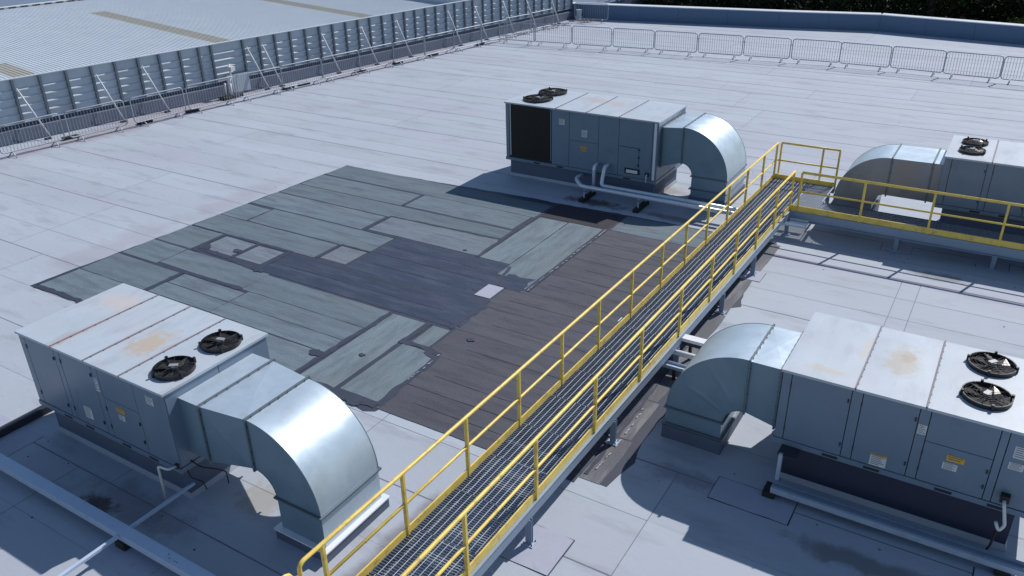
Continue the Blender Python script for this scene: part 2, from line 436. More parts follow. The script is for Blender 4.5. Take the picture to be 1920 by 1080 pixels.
for pts, w in (([(-17.86,12.06),(-17.84,10.86)],.16),([(-17.9,12.10),(-16.6,12.12),(-15.72,12.14)],.13),([(-18.9,14.40),(-18.9,13.9),(-18.92,13.24)],.12),
    ([(-18.92,13.28),(-18.3,13.36),(-17.5,13.30),(-16.3,13.16),(-16.15,13.1)],.17),([(-18.9,14.42),(-17.5,14.44),(-16.25,14.46)],.11),([(-17.5,14.36),(-17.49,13.36)],.12),([(-16.32,14.4),(-16.28,13.16)],.14),
    ([(-15.4,15.5),(-15.38,14.5)],.09),([(-15.4,15.52),(-14.3,15.52)],.09),([(-15.58,17.85),(-15.56,16.66)],.10),([(-15.5,16.66),(-14.35,16.68)],.10),([(-15.56,17.9),(-13.6,17.98),(-11.6,18.04)],.08),
    ([(-11.57,13.1),(-11.60,12.0),(-11.66,10.4),(-11.68,9.75)],.14),([(-10.44,13.08),(-10.50,12.02)],.13),([(-10.5,12.10),(-9.8,12.12),(-9.45,12.02)],.13),([(-9.78,12.02),(-9.42,11.9),(-9.38,9.9)],.15),
    ([(-11.56,16.7),(-11.60,18.1),(-11.58,20.1),(-11.55,21.2)],.11),([(-9.33,15.6),(-9.34,17.9),(-9.30,20.2)],.08),([(-15.80,19.9),(-15.78,18.8)],.09),([(-19.2,16.5),(-19.2,15.5)],.05),
    ([(-20.55,9.64),(-19.6,9.66),(-18.7,9.66)],.15),([(-20.62,9.7),(-20.60,10.8)],.10),([(-11.5,9.8),(-10.4,9.82),(-9.4,9.86)],.22),([(-4.9,10.1),(-4.9,12.5),(-4.95,15)],.07),
    ([(-9.85,15.5),(-10.2,15.6),(-10.45,16.6)],.10),([(-9.9,13.1),(-9.88,14.7)],.08),([(-20.4,14.44),(-19.2,14.44)],.06)):
    brush(pts, w)
for (x0,x1,y0,y1,mm) in strips:          # the second, fainter lap along each run of felt
    if mm in (BR, NV) and x1-x0 > 2.5:
        ym = (y0+y1)/2+jit(.08); xa, xb = x0+random.uniform(.05,.9), x1-random.uniform(.05,.9)
        brush([(xa,ym),((xa+xb)/2,ym+jit(.02)),(xb,ym+jit(.02))], .011, rag=.7)
for (x, y, r) in ((-18.75,13.5,.17),(-16.2,13.15,.13),(-11.85,10.75,.13),(-9.9,9.78,.16),(-17.65,13.75,.11),(-12.1,16.9,.05),(-10.9,11.2,.06),(-9.2,12.9,.07)):
    mb = MB(); mb.poly([(x+r*random.uniform(.6,1.2)*math.cos(2*math.pi*k/11)*1.5, y+r*random.uniform(.6,1.2)*math.sin(2*math.pi*k/11), .0245+x*.0001) for k in range(11)])
    part('tar_blot', mb, m_seamtar, patch)
# overlapping wash of dark bitumen where navy meets brown
for (x0,x1,y0,y1) in ((-10.55,-9.75,13.3,14.5),(-10.6,-10.1,15.0,16.1),(-10.2,-9.5,15.5,16.2)):
    part('felt_strip', slab(ragged(x0,x1,y0,y1,.06,.15), .006, .0133+y0*.00002), m_navy, patch)
# chalky lap lines and scuffs
for pts in ([(-9.33,15.6),(-9.36,16.6),(-9.31,17.5),(-9.36,18.3),(-9.30,19.2),(-9.33,20.1)], [(-9.42,10.9),(-9.40,11.5),(-9.46,12.05)], [(-9.05,13.0),(-9.0,13.35)], [(-8.7,14.5),(-8.66,14.75)], [(-4.8,10.3),(-4.78,11.2),(-4.82,12.4)]):
    mb = MB()
    for p, q in zip(pts[:-1], pts[1:]):
        n = max(2, int(math.hypot(q[0]-p[0], q[1]-p[1])/.09))
        for k in range(n):
            if random.random() < .35: continue
            t = k/n; x = p[0]+(q[0]-p[0])*t+jit(.012); y = p[1]+(q[1]-p[1])*t; w = random.uniform(.006,.02)
            mb.poly([(x-w,y,.0262),(x+w*.6,y+jit(.01),.0262),(x+w,y+.085,.0262),(x-w*.5,y+.07,.0262)])
    part('chalk_mark', mb, m_chalk, patch, kind='stuff')

# square flashing pads on the membrane
def pad(x0, x1, y0, y1):
    part('flashing_pad', slab(ragged(x0,x1,y0,y1,.01,.3), -.002, .012), m_pad, roof)
for p in ((-5.25,-4.35,7.75,8.6),(-5.1,-4.5,18.9,19.5),(-2.25,-1.5,22.45,23.1),(.05,.8,22.5,23.1),(-15.6,-14.2,5.2,5.95),(-10.7,-9.5,4.55,5.1),(-2.9,-1.6,10.6,11.2),(1.0,2.0,10.5,11.1)): pad(*p)
# thin tar lines round the pads
mb = MB()
for (x0,x1,y0,y1) in ((-5.25,-4.35,7.75,8.6),(-5.1,-4.5,18.9,19.5),(-2.25,-1.5,22.45,23.1),(.05,.8,22.5,23.1),(-2.9,-1.6,10.6,11.2),(1.0,2.0,10.5,11.1)):
    mb.poly([(x,y,.004) for x,y in ragged(x0-.012,x1+.012,y0-.012,y1+.012,.006,.25)])
part('pad_edge', mb, m_seamtar, roof, kind='stuff')

# grit and leaf scraps blown about the roof
gr = MB()
for k in range(420):
    if k < 220: x, y = random.uniform(-32, 8), random.uniform(4, 52)
    elif k < 320: y = random.uniform(12, 50); x = -36.4+.149*y+random.uniform(.1, 1.6)
    else: x, y = random.uniform(-15, 3), random.choice((5.6, 10.9, 21.9))+random.gauss(0, .35)
    r = random.uniform(.008, .028); a = random.uniform(0, 6.28)
    p = [(x+r*random.uniform(.6,1.5)*math.cos(a+t), y+r*random.uniform(.4,1)*math.sin(a+t)) for t in (0, 1.5, 3.0, 4.6)]
    gr.poly([(q[0], q[1], .0015) for q in p]); c = (x, y, .014)
    for u_, v_ in zip(p, p[1:]+p[:1]): gr.poly([(u_[0],u_[1],.0015),(v_[0],v_[1],.0015),c])
part('grit', gr, m_bark, roof, kind='stuff')

# ------------------------------------------------------------------ air handling units
def fan(parent, cx, cy, z, r=.335, rot=0.):
    f = MB()
    f.cyl((cx,cy), r, z, z+.068, 28, cap=False); f.cyl((cx,cy), r-.018, z, z+.068, 28, cap=False)
    n = 28
    for k in range(n):
        a, b = 2*math.pi*k/n, 2*math.pi*(k+1)/n
        f.quad(*[(cx+rr*math.cos(t), cy+rr*math.sin(t), z+.068) for rr, t in ((r,a),(r,b),(r-.018,b),(r-.018,a))])
    for k in range(4):
        t = rot+.6+k*math.pi/2; f.box(cx+r*math.cos(t)-.02, cx+r*math.cos(t)+.02, cy+r*math.sin(t)-.02, cy+r*math.sin(t)+.02, z, z+.10)
    o = part('fan', f, m_black, parent)
    d = MB(); d.disc((cx,cy), r-.02, 28, z+.006)
    part('fan_well', d, m_gap, o)
    for k in range(6):
        b = MB(); t0 = rot+k*math.pi/3; pr = []; 
        for (rr, dt, dz) in ((.07,-.25,.02),(.16,-.32,.014),(r-.03,-.40,.012),(r-.03,.10,.054),(.16,.16,.050),(.07,.25,.045)):
            pr.append((cx+rr*math.cos(t0+dt), cy+rr*math.sin(t0+dt), z+dz))
        b.poly(pr); part('fan_blade', b, m_fan, o)
    gd = MB()
    for q in (.09,.14,.19,.24,.29): gd.tube([(cx+q*r/.335*math.cos(2*math.pi*k/20), cy+q*r/.335*math.sin(2*math.pi*k/20), z+.082-(q*.04)) for k in range(20)], .0022, 3, closed=True)
    for k in range(8):
        t = rot+.2+k*math.pi/4; gd.tube([(cx+.05*math.cos(t), cy+.05*math.sin(t), z+.080),(cx+r*math.cos(t), cy+r*math.sin(t), z+.069)], .0035, 4)
    part('fan_guard', gd, m_black, o, kind='stuff')
    h = MB(); h.cyl((cx,cy), .055, z+.03, z+.084, 12); h.bar((cx-.07*math.cos(rot), cy-.07*math.sin(rot), z+.088),(cx+.07*math.cos(rot), cy+.07*math.sin(rot), z+.088), .075, .02)
    part('fan_hub', h, m_hub, o)

def sticker(parent, x0, x1, z0, z1, y, kind='white', shear=0):
    """sheet of label stuck on a front face (facing -Y)"""
    mb = MB(); mb.box(x0, x1, y-.003, y, z0, z1)
    o = part('label_plate', mb, m_warn if kind == 'amber' else m_label, parent)
    t = MB(); h = z1-z0
    rows = 2 if kind == 'amber' else 5
    for k in range(rows):
        z = z1-h*(k+.8)/(rows+.6); w = (x1-x0)*random.uniform(.55,.85)
        t.box(x0+(x1-x0)*.08, x0+(x1-x0)*.08+w, y-.0045, y-.003, z, z+h*.30/rows)
    part('label_print', t, m_print, o, kind='stuff')

def unit(loc, x0, x1, y0, y1, zb, zt, seams, fronts, fans, label, topmat, curb, fan_rot=0, curb_mat=None, coil=None, hinges=True):
    root = thing('rooftop_air_conditioner', ((x0+x1)/2, (y0+y1)/2, 0), label, 'air conditioner', 'rooftop air handling units')
    core = MB(); core.box(x0+.02, x1-.02, y0+.02, y1-.02, zb+.1, zt-.04)
    part('cabinet', core, m_gap, root)
    # skins: front panels
    zl, zh = zb+.105, zt-.045
    for fpar in fronts:
        xa, xb, za, zc, nm = fpar
        if nm == 'coil_guard':
            c = MB(); c.box(xa, xb, y0+.012, y0+.02, za or zl, zc or zh)
            o = part('coil', c, m_coil, root)
            w = MB()
            n = int((xb-xa)/.055)
            for k in range(n+1): w.box(xa+(xb-xa)*k/n-.002, xa+(xb-xa)*k/n+.002, y0+.004, y0+.008, za or zl, zc or zh)
            for k in range(9):
                z = (za or zl)+((zc or zh)-(za or zl))*k/8; w.box(xa, xb, y0+.002, y0+.004, z-.002, z+.002)
            part('coil_guard', w, m_black, o)
            fr = MB(); fr.box(xa-.03, xa, y0-.004, y0+.02, za or zl, zc or zh); part('coil_frame', fr, m_white, o); fr = MB(); fr.box(xb, xb+.03, y0-.004, y0+.02, za or zl, zc or zh)  # left frame in white paints the sunlight coming through the coil gap
            part('coil_frame', fr, m_unit, o)
            continue
        d = MB(); d.box(xa+.006, xb-.006, y0, y0+.02, za or zl, zc or zh)
        o = part(nm, d, m_unit, root, bev=.004)
        if nm == 'door' and hinges:
            hd = MB(); zz = ((za or zl)+(zc or zh))/2
            for zz in ((za or zl)+.22, (zc or zh)-.22):
                hd.box(xb-.045, xb-.022, y0-.022, y0, zz-.03, zz+.03)
                hd.box(xa-.008, xa+.010, y0-.012, y0, zz-.04, zz+.04)
            part('door_latch', hd, m_darksteel, o, kind='stuff')
    # sides and back
    for nm, (xa, xb, ya, yb) in (('side_panel', (x0, x0+.02, y0+.022, y1-.022)), ('side_panel', (x1-.02, x1, y0+.022, y1-.022))):
        half = (ya+yb)/2
        for (p, q) in ((ya, half-.006), (half+.006, yb)):
            d = MB(); d.box(xa, xb, p, q, zl, zh); part(nm, d, m_unit, root, bev=.004)
    n = 4
    for k in range(n):
        xa, xb = x0+(x1-x0)*k/n, x0+(x1-x0)*(k+1)/n
        d = MB(); d.box(xa+.006, xb-.006, y1-.02, y1, zl, zh); part('back_panel', d, m_unit, root, bev=.004)
    # base rail with fork slots
    br = MB(); br.box(x0-.015, x1+.015, y0-.015, y0+.03, zb, zb+.095); br.box(x0-.015, x1+.015, y1-.03, y1+.015, zb, zb+.095)
    br.box(x0-.015, x0+.03, y0+.03, y1-.03, zb, zb+.095); br.box(x1-.03, x1+.015, y0+.03, y1-.03, zb, zb+.095)
    br.box(x0+.03, x1-.03, y0+.03, y1-.03, zb+.02, zb+.05)
    rail = part('base_rail', br, m_unit, root, bev=.004)
    for fx in (.20, .36, .62, .80):
        xx = x0+(x1-x0)*fx; d = MB(); d.box(xx, xx+.24, y0-.017, y0-.010, zb+.02, zb+.07); part('lifting_slot', d, m_gap, rail)
    # roof panels, separated by raised seams
    xs = [x0-.03]+list(seams)+[x1+.03]
    for a, b in zip(xs[:-1], xs[1:]):
        d = MB()
        nx, ny = 4, 6
        zc = zt
        P = lambda i, j: (a+.006+(b-a-.012)*i/nx, y0-.03+(y1-y0+.06)*j/ny, zt-.0+(.010*math.sin(math.pi*i/nx)*math.sin(math.pi*j/ny)))
        for i in range(nx):
            for j in range(ny): d.quad(P(i,j),P(i+1,j),P(i+1,j+1),P(i,j+1), smooth=True)
        xa_, xb_, ya_, yb_ = a+.006, b-.006, y0-.03, y1+.03
        d.quad((xa_,ya_,zt-.045),(xb_,ya_,zt-.045),(xb_,ya_,zt),(xa_,ya_,zt)); d.quad((xb_,yb_,zt-.045),(xa_,yb_,zt-.045),(xa_,yb_,zt),(xb_,yb_,zt))
        d.quad((xa_,yb_,zt-.045),(xa_,ya_,zt-.045),(xa_,ya_,zt),(xa_,yb_,zt)); d.quad((xb_,ya_,zt-.045),(xb_,yb_,zt-.045),(xb_,yb_,zt),(xb_,ya_,zt))
        d.quad((xa_,ya_,zt-.045),(xa_,yb_,zt-.045),(xb_,yb_,zt-.045),(xb_,ya_,zt-.045))
        part('roof_panel', d, topmat, root)
    for s in seams:
        d = MB(); d.box(s-.013, s+.013, y0-.032, y1+.032, zt-.01, zt+.016)
        o = part('roof_seam', d, m_roofseam, root)
        d = MB()
        for k in range(9):
            yy = y0+(y1-y0)*(k+.5)/9; d.box(s+.012, s+.022, yy-.008, yy+.008, zt+.002, zt+.012)
        part('seam_screw', d, m_darksteel, o, kind='stuff')
    for k, (fx, fy, fr) in enumerate(fans): fan(root, fx, fy, zt+.008, fr, fan_rot+.35*k)
    cx0, cx1, cy0, cy1 = curb
    cb = MB(); cb.box(cx0, cx1, cy0, cy1, 0, zb); 
    o = part('curb', cb, curb_mat or m_upstand, root)
    sk = MB(); 
    i = [(cx0-.035,cy0-.035),(cx1+.035,cy0-.035),(cx1+.035,cy1+.035),(cx0-.035,cy1+.035)]; j = [(cx0-.003,cy0-.003),(cx1+.003,cy0-.003),(cx1+.003,cy1+.003),(cx0-.003,cy1+.003)]
    for k in range(4):
        a, b, c, d_ = i[k], i[(k+1)%4], j[(k+1)%4], j[k]
        sk.quad((*a,.012),(*b,.012),(*c,.10),(*d_,.10)); sk.quad((*a,0),(*b,0),(*b,.012),(*a,.012))
    part('curb_flashing', sk, m_roof, o)
    return root

topA = top_mat('cabinet_top_left', ((-11.75,7.0,2.2,.42,.55,.4,(.50,.37,.25),.7),(-13.6,7.75,2.2,.6,.35,.4,(.58,.50,.46),.6),(-13.2,6.5,2.2,.12,.7,.3,(.46,.33,.28),.6),(-12.27,6.9,2.2,.07,.7,.3,(.44,.34,.30),.5),(-11.33,7.1,2.2,.06,.6,.3,(.44,.34,.30),.5)))
topB = top_mat('cabinet_top_rear', ((-11.8,24.4,2.5,.9,.5,.4,(.47,.40,.40),.7),(-10.9,24.2,2.5,.5,.4,.4,(.47,.40,.38),.6)))
topD = top_mat('cabinet_top_right', ((-.62,12.75,2.2,.36,.62,.4,(.43,.39,.34),.8),(-.55,12.9,2.2,.14,.22,.4,(.36,.25,.21),.55),(-1.62,11.9,2.2,.35,.13,.4,(.50,.45,.36),.7),(-1.2,12.9,2.2,.08,.5,.4,(.55,.48,.40),.6)))
topC = top_mat('cabinet_top_far', ())

# near-left unit
UA = unit(0, -14.24, -10.26, 6.11, 8.25, .64, 2.205, (-13.185,-12.254,-11.303),
     [(-14.24,-14.06,None,None,'front_panel'),(-14.06,-13.19,None,None,'door'),(-13.19,-13.04,None,None,'front_panel'),(-13.04,-12.14,None,None,'door'),(-12.14,-11.98,None,None,'front_panel'),
      (-11.98,-11.05,1.56,None,'front_panel'),(-11.98,-11.05,None,1.55,'door'),(-11.05,-10.26,None,None,'front_panel')],
     [(-10.66,7.62,.335),(-10.66,6.66,.335)], 'air handler nearest the camera on the left, orange rust streak beside its two fans', topA,
     (-14.12,-10.35,6.24,8.1), .3)
sticker(UA, -12.72, -12.50, .90, 1.14, 6.108)
sticker(UA, -11.68, -11.46, 1.38, 1.47, 6.106, 'amber'); sticker(UA, -11.66, -11.50, 1.22, 1.33, 6.106)
sticker(UA, -12.13, -12.03, 1.64, 1.90, 6.108); sticker(UA, -10.74, -10.56, 1.86, 2.02, 6.108)
# near-right unit
UD = unit(0, -2.206, 1.74, 11.61, 13.75, .76, 2.175, (-1.114,-.117),
     [(-2.206,-2.06,None,None,'front_panel'),(-2.06,-1.15,None,None,'door'),(-1.15,-.99,None,None,'front_panel'),(-.99,-.19,None,None,'door'),(-.19,-.04,None,None,'front_panel'),
      (-.04,.87,1.59,None,'front_panel'),(-.04,.87,None,1.58,'door'),(.87,.98,None,None,'front_panel'),(.98,1.74,None,None,'front_panel')],
     [(.60,13.28,.345),(.60,12.28,.345)], 'air handler in the lower right with a brown stained top and two fans', topD,
     (-2.02,1.34,11.72,13.6), .9, curb_mat=m_dkupstand)
sticker(UD, -.72, -.48, .88, 1.06, 11.608); sticker(UD, -.72, -.48, 1.065, 1.10, 11.608, 'amber')
sticker(UD, .29, .53, 1.36, 1.46, 11.606, 'amber'); sticker(UD, .26, .46, 1.20, 1.32, 11.606)
sticker(UD, -.17, -.05, 1.68, 1.85, 11.608); sticker(UD, 1.08, 1.25, 1.72, 1.92, 11.608); sticker(UD, 1.06, 1.25, 1.52, 1.64, 11.608)
# rear-centre unit
UB = unit(0, -14.46, -9.0, 22.9, 25.15, .58, 2.56, (-12.54,-11.43,-10.30),
     [(-14.46,-14.32,None,None,'front_panel'),(-14.26,-12.74,.76,None,'coil_guard'),(-12.69,-12.05,None,None,'front_panel'),
      (-12.05,-11.0,1.60,None,'front_panel'),(-12.05,-11.0,None,1.59,'door'),(-11.0,-10.30,None,None,'front_panel'),(-10.30,-9.18,None,None,'front_panel'),(-9.18,-9.0,None,None,'front_panel')],
     [(-13.60,23.60,.48),(-13.60,24.63,.48)], 'air handler beyond the dark felt patch with a black coil grille at its left end', topB,
     (-14.35,-9.1,23.0,25.0), 1.4, hinges=False)
sticker(UB, -12.42, -12.22, 2.05, 2.24, 22.898); sticker(UB, -11.60, -11.40, 1.75, 1.98, 22.898)
sticker(UB, -11.63, -11.40, 1.37, 1.45, 22.896, 'amber'); sticker(UB, -11.60, -11.42, 1.28, 1.34, 22.896, 'amber')
hb = MB(); hb.box(-10.05,-9.55,22.872,22.9,.80,.97); o = part('vent_hatch', hb, m_gap, UB)
hb = MB(); hb.box(-9.99,-9.61,22.860,22.872,.83,.93); part('vent_flap', hb, m_coping, o)
hb = MB()
hb.box(-10.27,-9.6,22.890,22.899,1.640,1.652); hb.box(-9.606,-9.594,22.890,22.899,1.0,1.64)
for z in (1.1,1.35,1.6): hb.box(-9.63,-9.57,22.882,22.899,z-.02,z+.02)
part('access_hatch_trim', hb, m_gap, UB)
cp = MB(); cp.box(-9.13,-9.05,22.885,22.9,.70,2.50); part('corner_post', cp, m_coping, UB)
# far-right unit
K = .9717
UC = unit(0, -1.30*K, 3.10*K, 24.50*K, 26.75*K, .96, 2.40, (-.17*K,.95*K,2.0*K),
     [(-1.30*K,-1.12*K,None,None,'front_panel'),(-1.12*K,-.26*K,None,None,'door'),(-.26*K,-.10*K,None,None,'front_panel'),(-.10*K,.80*K,None,None,'door'),(.80*K,.94*K,None,None,'front_panel'),(.94*K,1.9*K,None,None,'door'),(1.9*K,3.1*K,None,None,'front_panel')],
     [(-.70,25.38,.325),(-.70,24.51,.325)], 'air handler standing behind the yellow railed walkway branch at the right edge', topC,
     (-1.1*K,2.9*K,24.65*K,26.6*K), .1)

# ------------------------------------------------------------------ elbow ducts
def xbreak(mb, a, b, c, d, nrm, h=.028, smooth=False):
    a, b, c, d = map(Vector, (a, b, c, d)); m = (a+b+c+d)/4+Vector(nrm)*h
    for p, q in ((a,b),(b,c),(c,d),(d,a)): mb.poly([p, q, m])
def ring_x(mb, x, y0, y1, z0, z1, t=.035, w=.035):
    mb.box(x-w/2, x+w/2, y0-t, y1+t, z1, z1+t); mb.box(x-w/2, x+w/2, y0-t, y1+t, z0-t, z0)
    mb.box(x-w/2, x+w/2, y0-t, y0, z0, z1); mb.box(x-w/2, x+w/2, y1, y1+t, z0, z1)
def ring_z(mb, z, x0, x1, y0, y1, t=.04, w=.03):
    mb.box(x0-t, x1+t, y0-t, y0, z-w/2, z+w/2); mb.box(x0-t, x1+t, y1, y1+t, z-w/2, z+w/2)
    mb.box(x0-t, x0, y0, y1, z-w/2, z+w/2); mb.box(x1, x1+t, y0, y1, z-w/2, z+w/2)
def duct(label, sg, xs, xc, xj, ya, yb, ya2, yb2, zt0, zb0, zt, zb1, cz, r_in, r_out, zf2, curb_h, cheek=m_galv_shade, ledge=.06, crease=.0012, xh=.009):
    """sg +1: bends to +X; xs unit side, xc collar end, xj elbow start; (ya,yb) at the unit, (ya2,yb2) at the elbow"""
    root = thing('elbow_duct', (xj, (ya+yb)/2, 0), label, 'duct', 'galvanised elbow ducts')
    def yy(i): return (ya, yb) if i == 0 else (ya2, yb2)
    def hull(xa, xb, Y0, Y1, Z0, Z1, nm, cross=True):
        (a0,a1),(b0,b1) = Y0, Y1; (za,zA),(zb_,zB) = Z0, Z1
        top = MB(); side = MB(); f = xbreak if cross else None
        def face(mb, p, q, r, s, n):
            if cross: xbreak(mb, p, q, r, s, n, xh)
            else: mb.quad(p, q, r, s)
        bot = MB(); face(top, (xa,a0,zA),(xb,b0,zB),(xb,b1,zB),(xa,a1,zA),(0,0,1)); face(bot, (xa,a1,za),(xb,b1,zb_),(xb,b0,zb_),(xa,a0,za),(0,0,-1)); part(nm+'_underside', bot, m_galv, root)
        o = part(nm, top, m_galv, root)
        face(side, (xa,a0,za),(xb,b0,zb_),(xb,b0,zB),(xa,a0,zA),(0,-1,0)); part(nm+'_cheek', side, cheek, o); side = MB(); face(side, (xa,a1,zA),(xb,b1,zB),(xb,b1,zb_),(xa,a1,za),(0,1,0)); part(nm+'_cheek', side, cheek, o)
        return o
    if xc != xs:
        hull(xs, xc, (ya,yb),(ya,yb),(zb0,zt0),(zb0,zt0),'duct_collar', False)
    hull(xc, xj, (ya,yb),(ya2,yb2),(zb0,zt0),(zb1,zt),'duct_transition')
    cx = xj; n = 18
    out = MB(); inn = MB(); ch = MB()
    def P(r, t, y): return (cx+sg*r*math.sin(t), y, cz+r*math.cos(t))
    for k in range(n):
        a, b = math.pi/2*k/n, math.pi/2*(k+1)/n
        out.v += [P(r_out,a,ya2),P(r_out,b,ya2),P(r_out,b,yb2),P(r_out,a,yb2)]; i = len(out.v)-4; out.f.append((i,i+1,i+2,i+3)); 
        inn.quad(P(r_in,a,ya2),P(r_in,b,ya2),P(r_in,b,yb2),P(r_in,a,yb2))
        pass
    chs = []
    for y, dy in ((ya2,-1),(yb2,1)):
        ch = MB()
        for k in range(n):
            a, b = math.pi/2*k/n, math.pi/2*(k+1)/n
            h0 = crease*(1 if k in (6, 12) else 0); h1 = crease*(1 if k+1 in (6, 12) else 0)
            ch.quad(P(r_in,a,y), P(r_in,b,y), P((r_in+r_out)/2,b,y+dy*h1), P((r_in+r_out)/2,a,y+dy*h0)); ch.quad(P((r_in+r_out)/2,a,y+dy*h0), P((r_in+r_out)/2,b,y+dy*h1), P(r_out,b,y), P(r_out,a,y))
        chs.append(ch)
    # smooth outer and inner skins need shared vertices
    def skin(r, nm, mt, par):
        mb = MB()
        for k in range(n+1):
            t = math.pi/2*k/n; mb.v += [P(r,t,ya2), P(r,t,yb2)]
        for k in range(n):
            mb.f.append((2*k,2*k+2,2*k+3,2*k+1) if r == r_out else (2*k,2*k+1,2*k+3,2*k+2)); mb.sm.add(len(mb.f)-1)
        return part(nm, mb, mt, par)
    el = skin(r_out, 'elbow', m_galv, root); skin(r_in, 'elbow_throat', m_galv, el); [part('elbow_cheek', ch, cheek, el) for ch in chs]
    # seams folded along the elbow edges
    e = MB()
    for y in (ya2-.004, yb2+.004):
        for r in (r_out+.002, r_in-.002):
            e = MB(); e.tube([P(r, math.pi/2*k/n, y) for k in range(n+1)], .005, 5); part('elbow_edge_seam', e, cheek, el)
    xa, xb = sorted((cx+sg*r_in, cx+sg*r_out))
    v = MB()
    v.quad((xa,ya2,0.02),(xb,ya2,0.02),(xb,ya2,cz),(xa,ya2,cz)); part('drop_duct_cheek', v, cheek, root); v = MB(); v.quad((xb,yb2,.02),(xa,yb2,.02),(xa,yb2,cz),(xb,yb2,cz)); part('drop_duct_cheek', v, cheek, root)
    v = MB(); v.quad((xb,ya2,.02),(xb,yb2,.02),(xb,yb2,cz),(xb,ya2,cz)); part('drop_duct', v, m_galv, root); v = MB(); v.quad((xa,yb2,.02),(xa,ya2,.02),(xa,ya2,cz),(xa,yb2,cz)); part('drop_duct', v, m_galv, root)
    for nm, x, Y, z0, z1 in (('flange', xc, (ya,yb), zb0, zt0), ('flange', xj, (ya2,yb2), zb1, zt)):
        if nm == 'flange' and x == xs: continue
        f = MB(); ring_x(f, x, Y[0], Y[1], z0, z1); o = part('flange', f, m_flange, root)
        bl = MB()
        for k in range(7):
            yq = Y[0]+(Y[1]-Y[0])*(k+.5)/7; bl.box(x-.026, x+.026, yq-.01, yq+.01, z1+.01, z1+.026)
        for k in range(4):
            zq = z0+(z1-z0)*(k+.5)/4; bl.box(x-.026, x+.026, Y[0]-.026, Y[0]-.01, zq-.01, zq+.01)
        part('flange_bolt', bl, m_darksteel, o, kind='stuff')
    f = MB(); ring_z(f, cz, xa, xb, ya2, yb2); part('flange', f, m_flange, root)
    f = MB(); ring_z(f, zf2, xa, xb, ya2, yb2, t=ledge, w=.025); part('skirt_flange', f, m_coping if ledge > .08 else m_flange, root)
    cb = MB(); cb.box(xa-ledge+.02, xb+ledge-.02, ya2-ledge+.02, yb2+ledge-.02, 0, curb_h); o = part('duct_curb', cb, m_upstand, root)
    return root
duct('big bright elbow duct nearest the camera, bending down from the left air handler', 1, -10.26, -9.76, -8.72, 6.35, 7.90, 6.37, 7.68, 1.99, .93, 2.10, 1.19, .80, .39, 1.30, .20, .17, ledge=.10, xh=.030)
duct('elbow duct bending down from the right end of the air handler with the coil grille', 1, -9.0, -8.96, -8.30, 23.15, 25.0, 23.15, 25.0, 2.34, 1.10, 2.40, 1.32, .95, .36, 1.46, .55, .30)
duct('elbow duct bending down from the left end of the lower right air handler', -1, -2.206, -2.26, -2.78, 11.80, 13.15, 11.80, 13.15, 2.03, .90, 2.03, 1.02, .66, .36, 1.38, .32, .28, crease=.008)
duct('stained elbow duct standing behind the yellow railed walkway branch', -1, -1.263, -1.516, -2.546, 23.98, 25.41, 23.98, 25.41, 2.108, 1.02, 2.09, 1.02, .728, .31, 1.36, .50, .45, cheek=m_galv_c)

# ------------------------------------------------------------------ walkway
def wx_l(y): return -6.20+.0150*(y-4.7)
def wx_r(y): return -4.99+.0125*(y-4.7)
ZD, ZR = .721, 1.82
walk = thing('walkway', (-5.5, 13, 0), 'raised grating walkway with yellow handrails and a branch to the right', 'walkway')
YS, YE = 3.0, 22.45
# grating panels of the main run
pan_l = 1.0; ny = int(math.ceil((24.85-YS)/pan_l))
for k in range(ny):
    y0 = YS+k*pan_l; y1 = min(24.85, y0+pan_l-.012)
    if y1-y0 < .2: continue
    xl = wx_l(y0)+.03; xr = (wx_r(y0) if y0 < 22 else -4.78)-.03
    mb = MB(); n = int((y1-y0)/.048)
    for j in range(n+1):
        y = y0+.006+(y1-y0-.012)*j/n; mb.box(xl, xr, y-.0040, y+.0040, ZD-.03, ZD)
    mb.box(xl-.004, xl, y0, y1, ZD-.03, ZD+.001); mb.box(xr, xr+.004, y0, y1, ZD-.03, ZD+.001)
    gp = part('grating_panel', mb, m_grate, walk)
    mb = MB(); nr = 11
    for j in range(1, nr):
        x = xl+(xr-xl)*j/nr; mb.box(x-.0042, x+.0042, y0, y1, ZD-.004, ZD+.003)
    part('cross_rod', mb, m_rod, gp, kind='stuff')
# branch
x = -4.76
while x < 5:
    x1 = x+.99; far = 24.82 if x1 < -3.6 else 23.40
    if x < -4.07 < x1: x1 = -4.08
    mb = MB(); n = int((x1-x)/.042)
    ya = 22.48
    for j in range(n+1):
        xx = x+.005+(x1-x-.01)*j/n; mb.box(xx-.0048, xx+.0048, ya, far, ZD-.042, ZD)
    mb.box(x, x1, ya-.004, ya, ZD-.03, ZD+.001); mb.box(x, x1, far, far+.004, ZD-.03, ZD+.001)
    gp = part('grating_panel', mb, m_grate, walk)
    mb = MB(); nr = int((far-ya)/.11)
    for j in range(1, nr): yy = ya+(far-ya)*j/nr; mb.box(x, x1, yy-.003, yy+.003, ZD-.004, ZD+.003)
    part('cross_rod', mb, m_rod, gp, kind='stuff')
    x = x1+.012
def rail_tube(pts, r=.030): return MB().tube(pts, r, 10)
def post(x, y, ztop=ZR, zlow=.55, inward=0):
    mb = MB(); mb.box(x-.028, x+.028, y-.025, y+.025, zlow, ztop-.012)
    part('rail_post', mb, m_yellow, walk, bev=.005)
    mb = MB(); 
    for z in (zlow+.05, zlow+.12): mb.box(x-.034, x+.034, y-.010, y+.010, z-.01, z+.01)
    part('post_bolt', mb, m_darksteel, walk, kind='stuff')
def arc_end(x, y, z0, z1, r=.09, d=1):
    """closed end of a handrail: rises from mid rail to top with rounded corner, running toward +y*d"""
    return [(x,y,z0),(x,y,z1-r)]+[(x,y+d*r*(1-math.cos(t)),z1-r+r*math.sin(t)) for t in (R(22),R(45),R(67),R(90))]
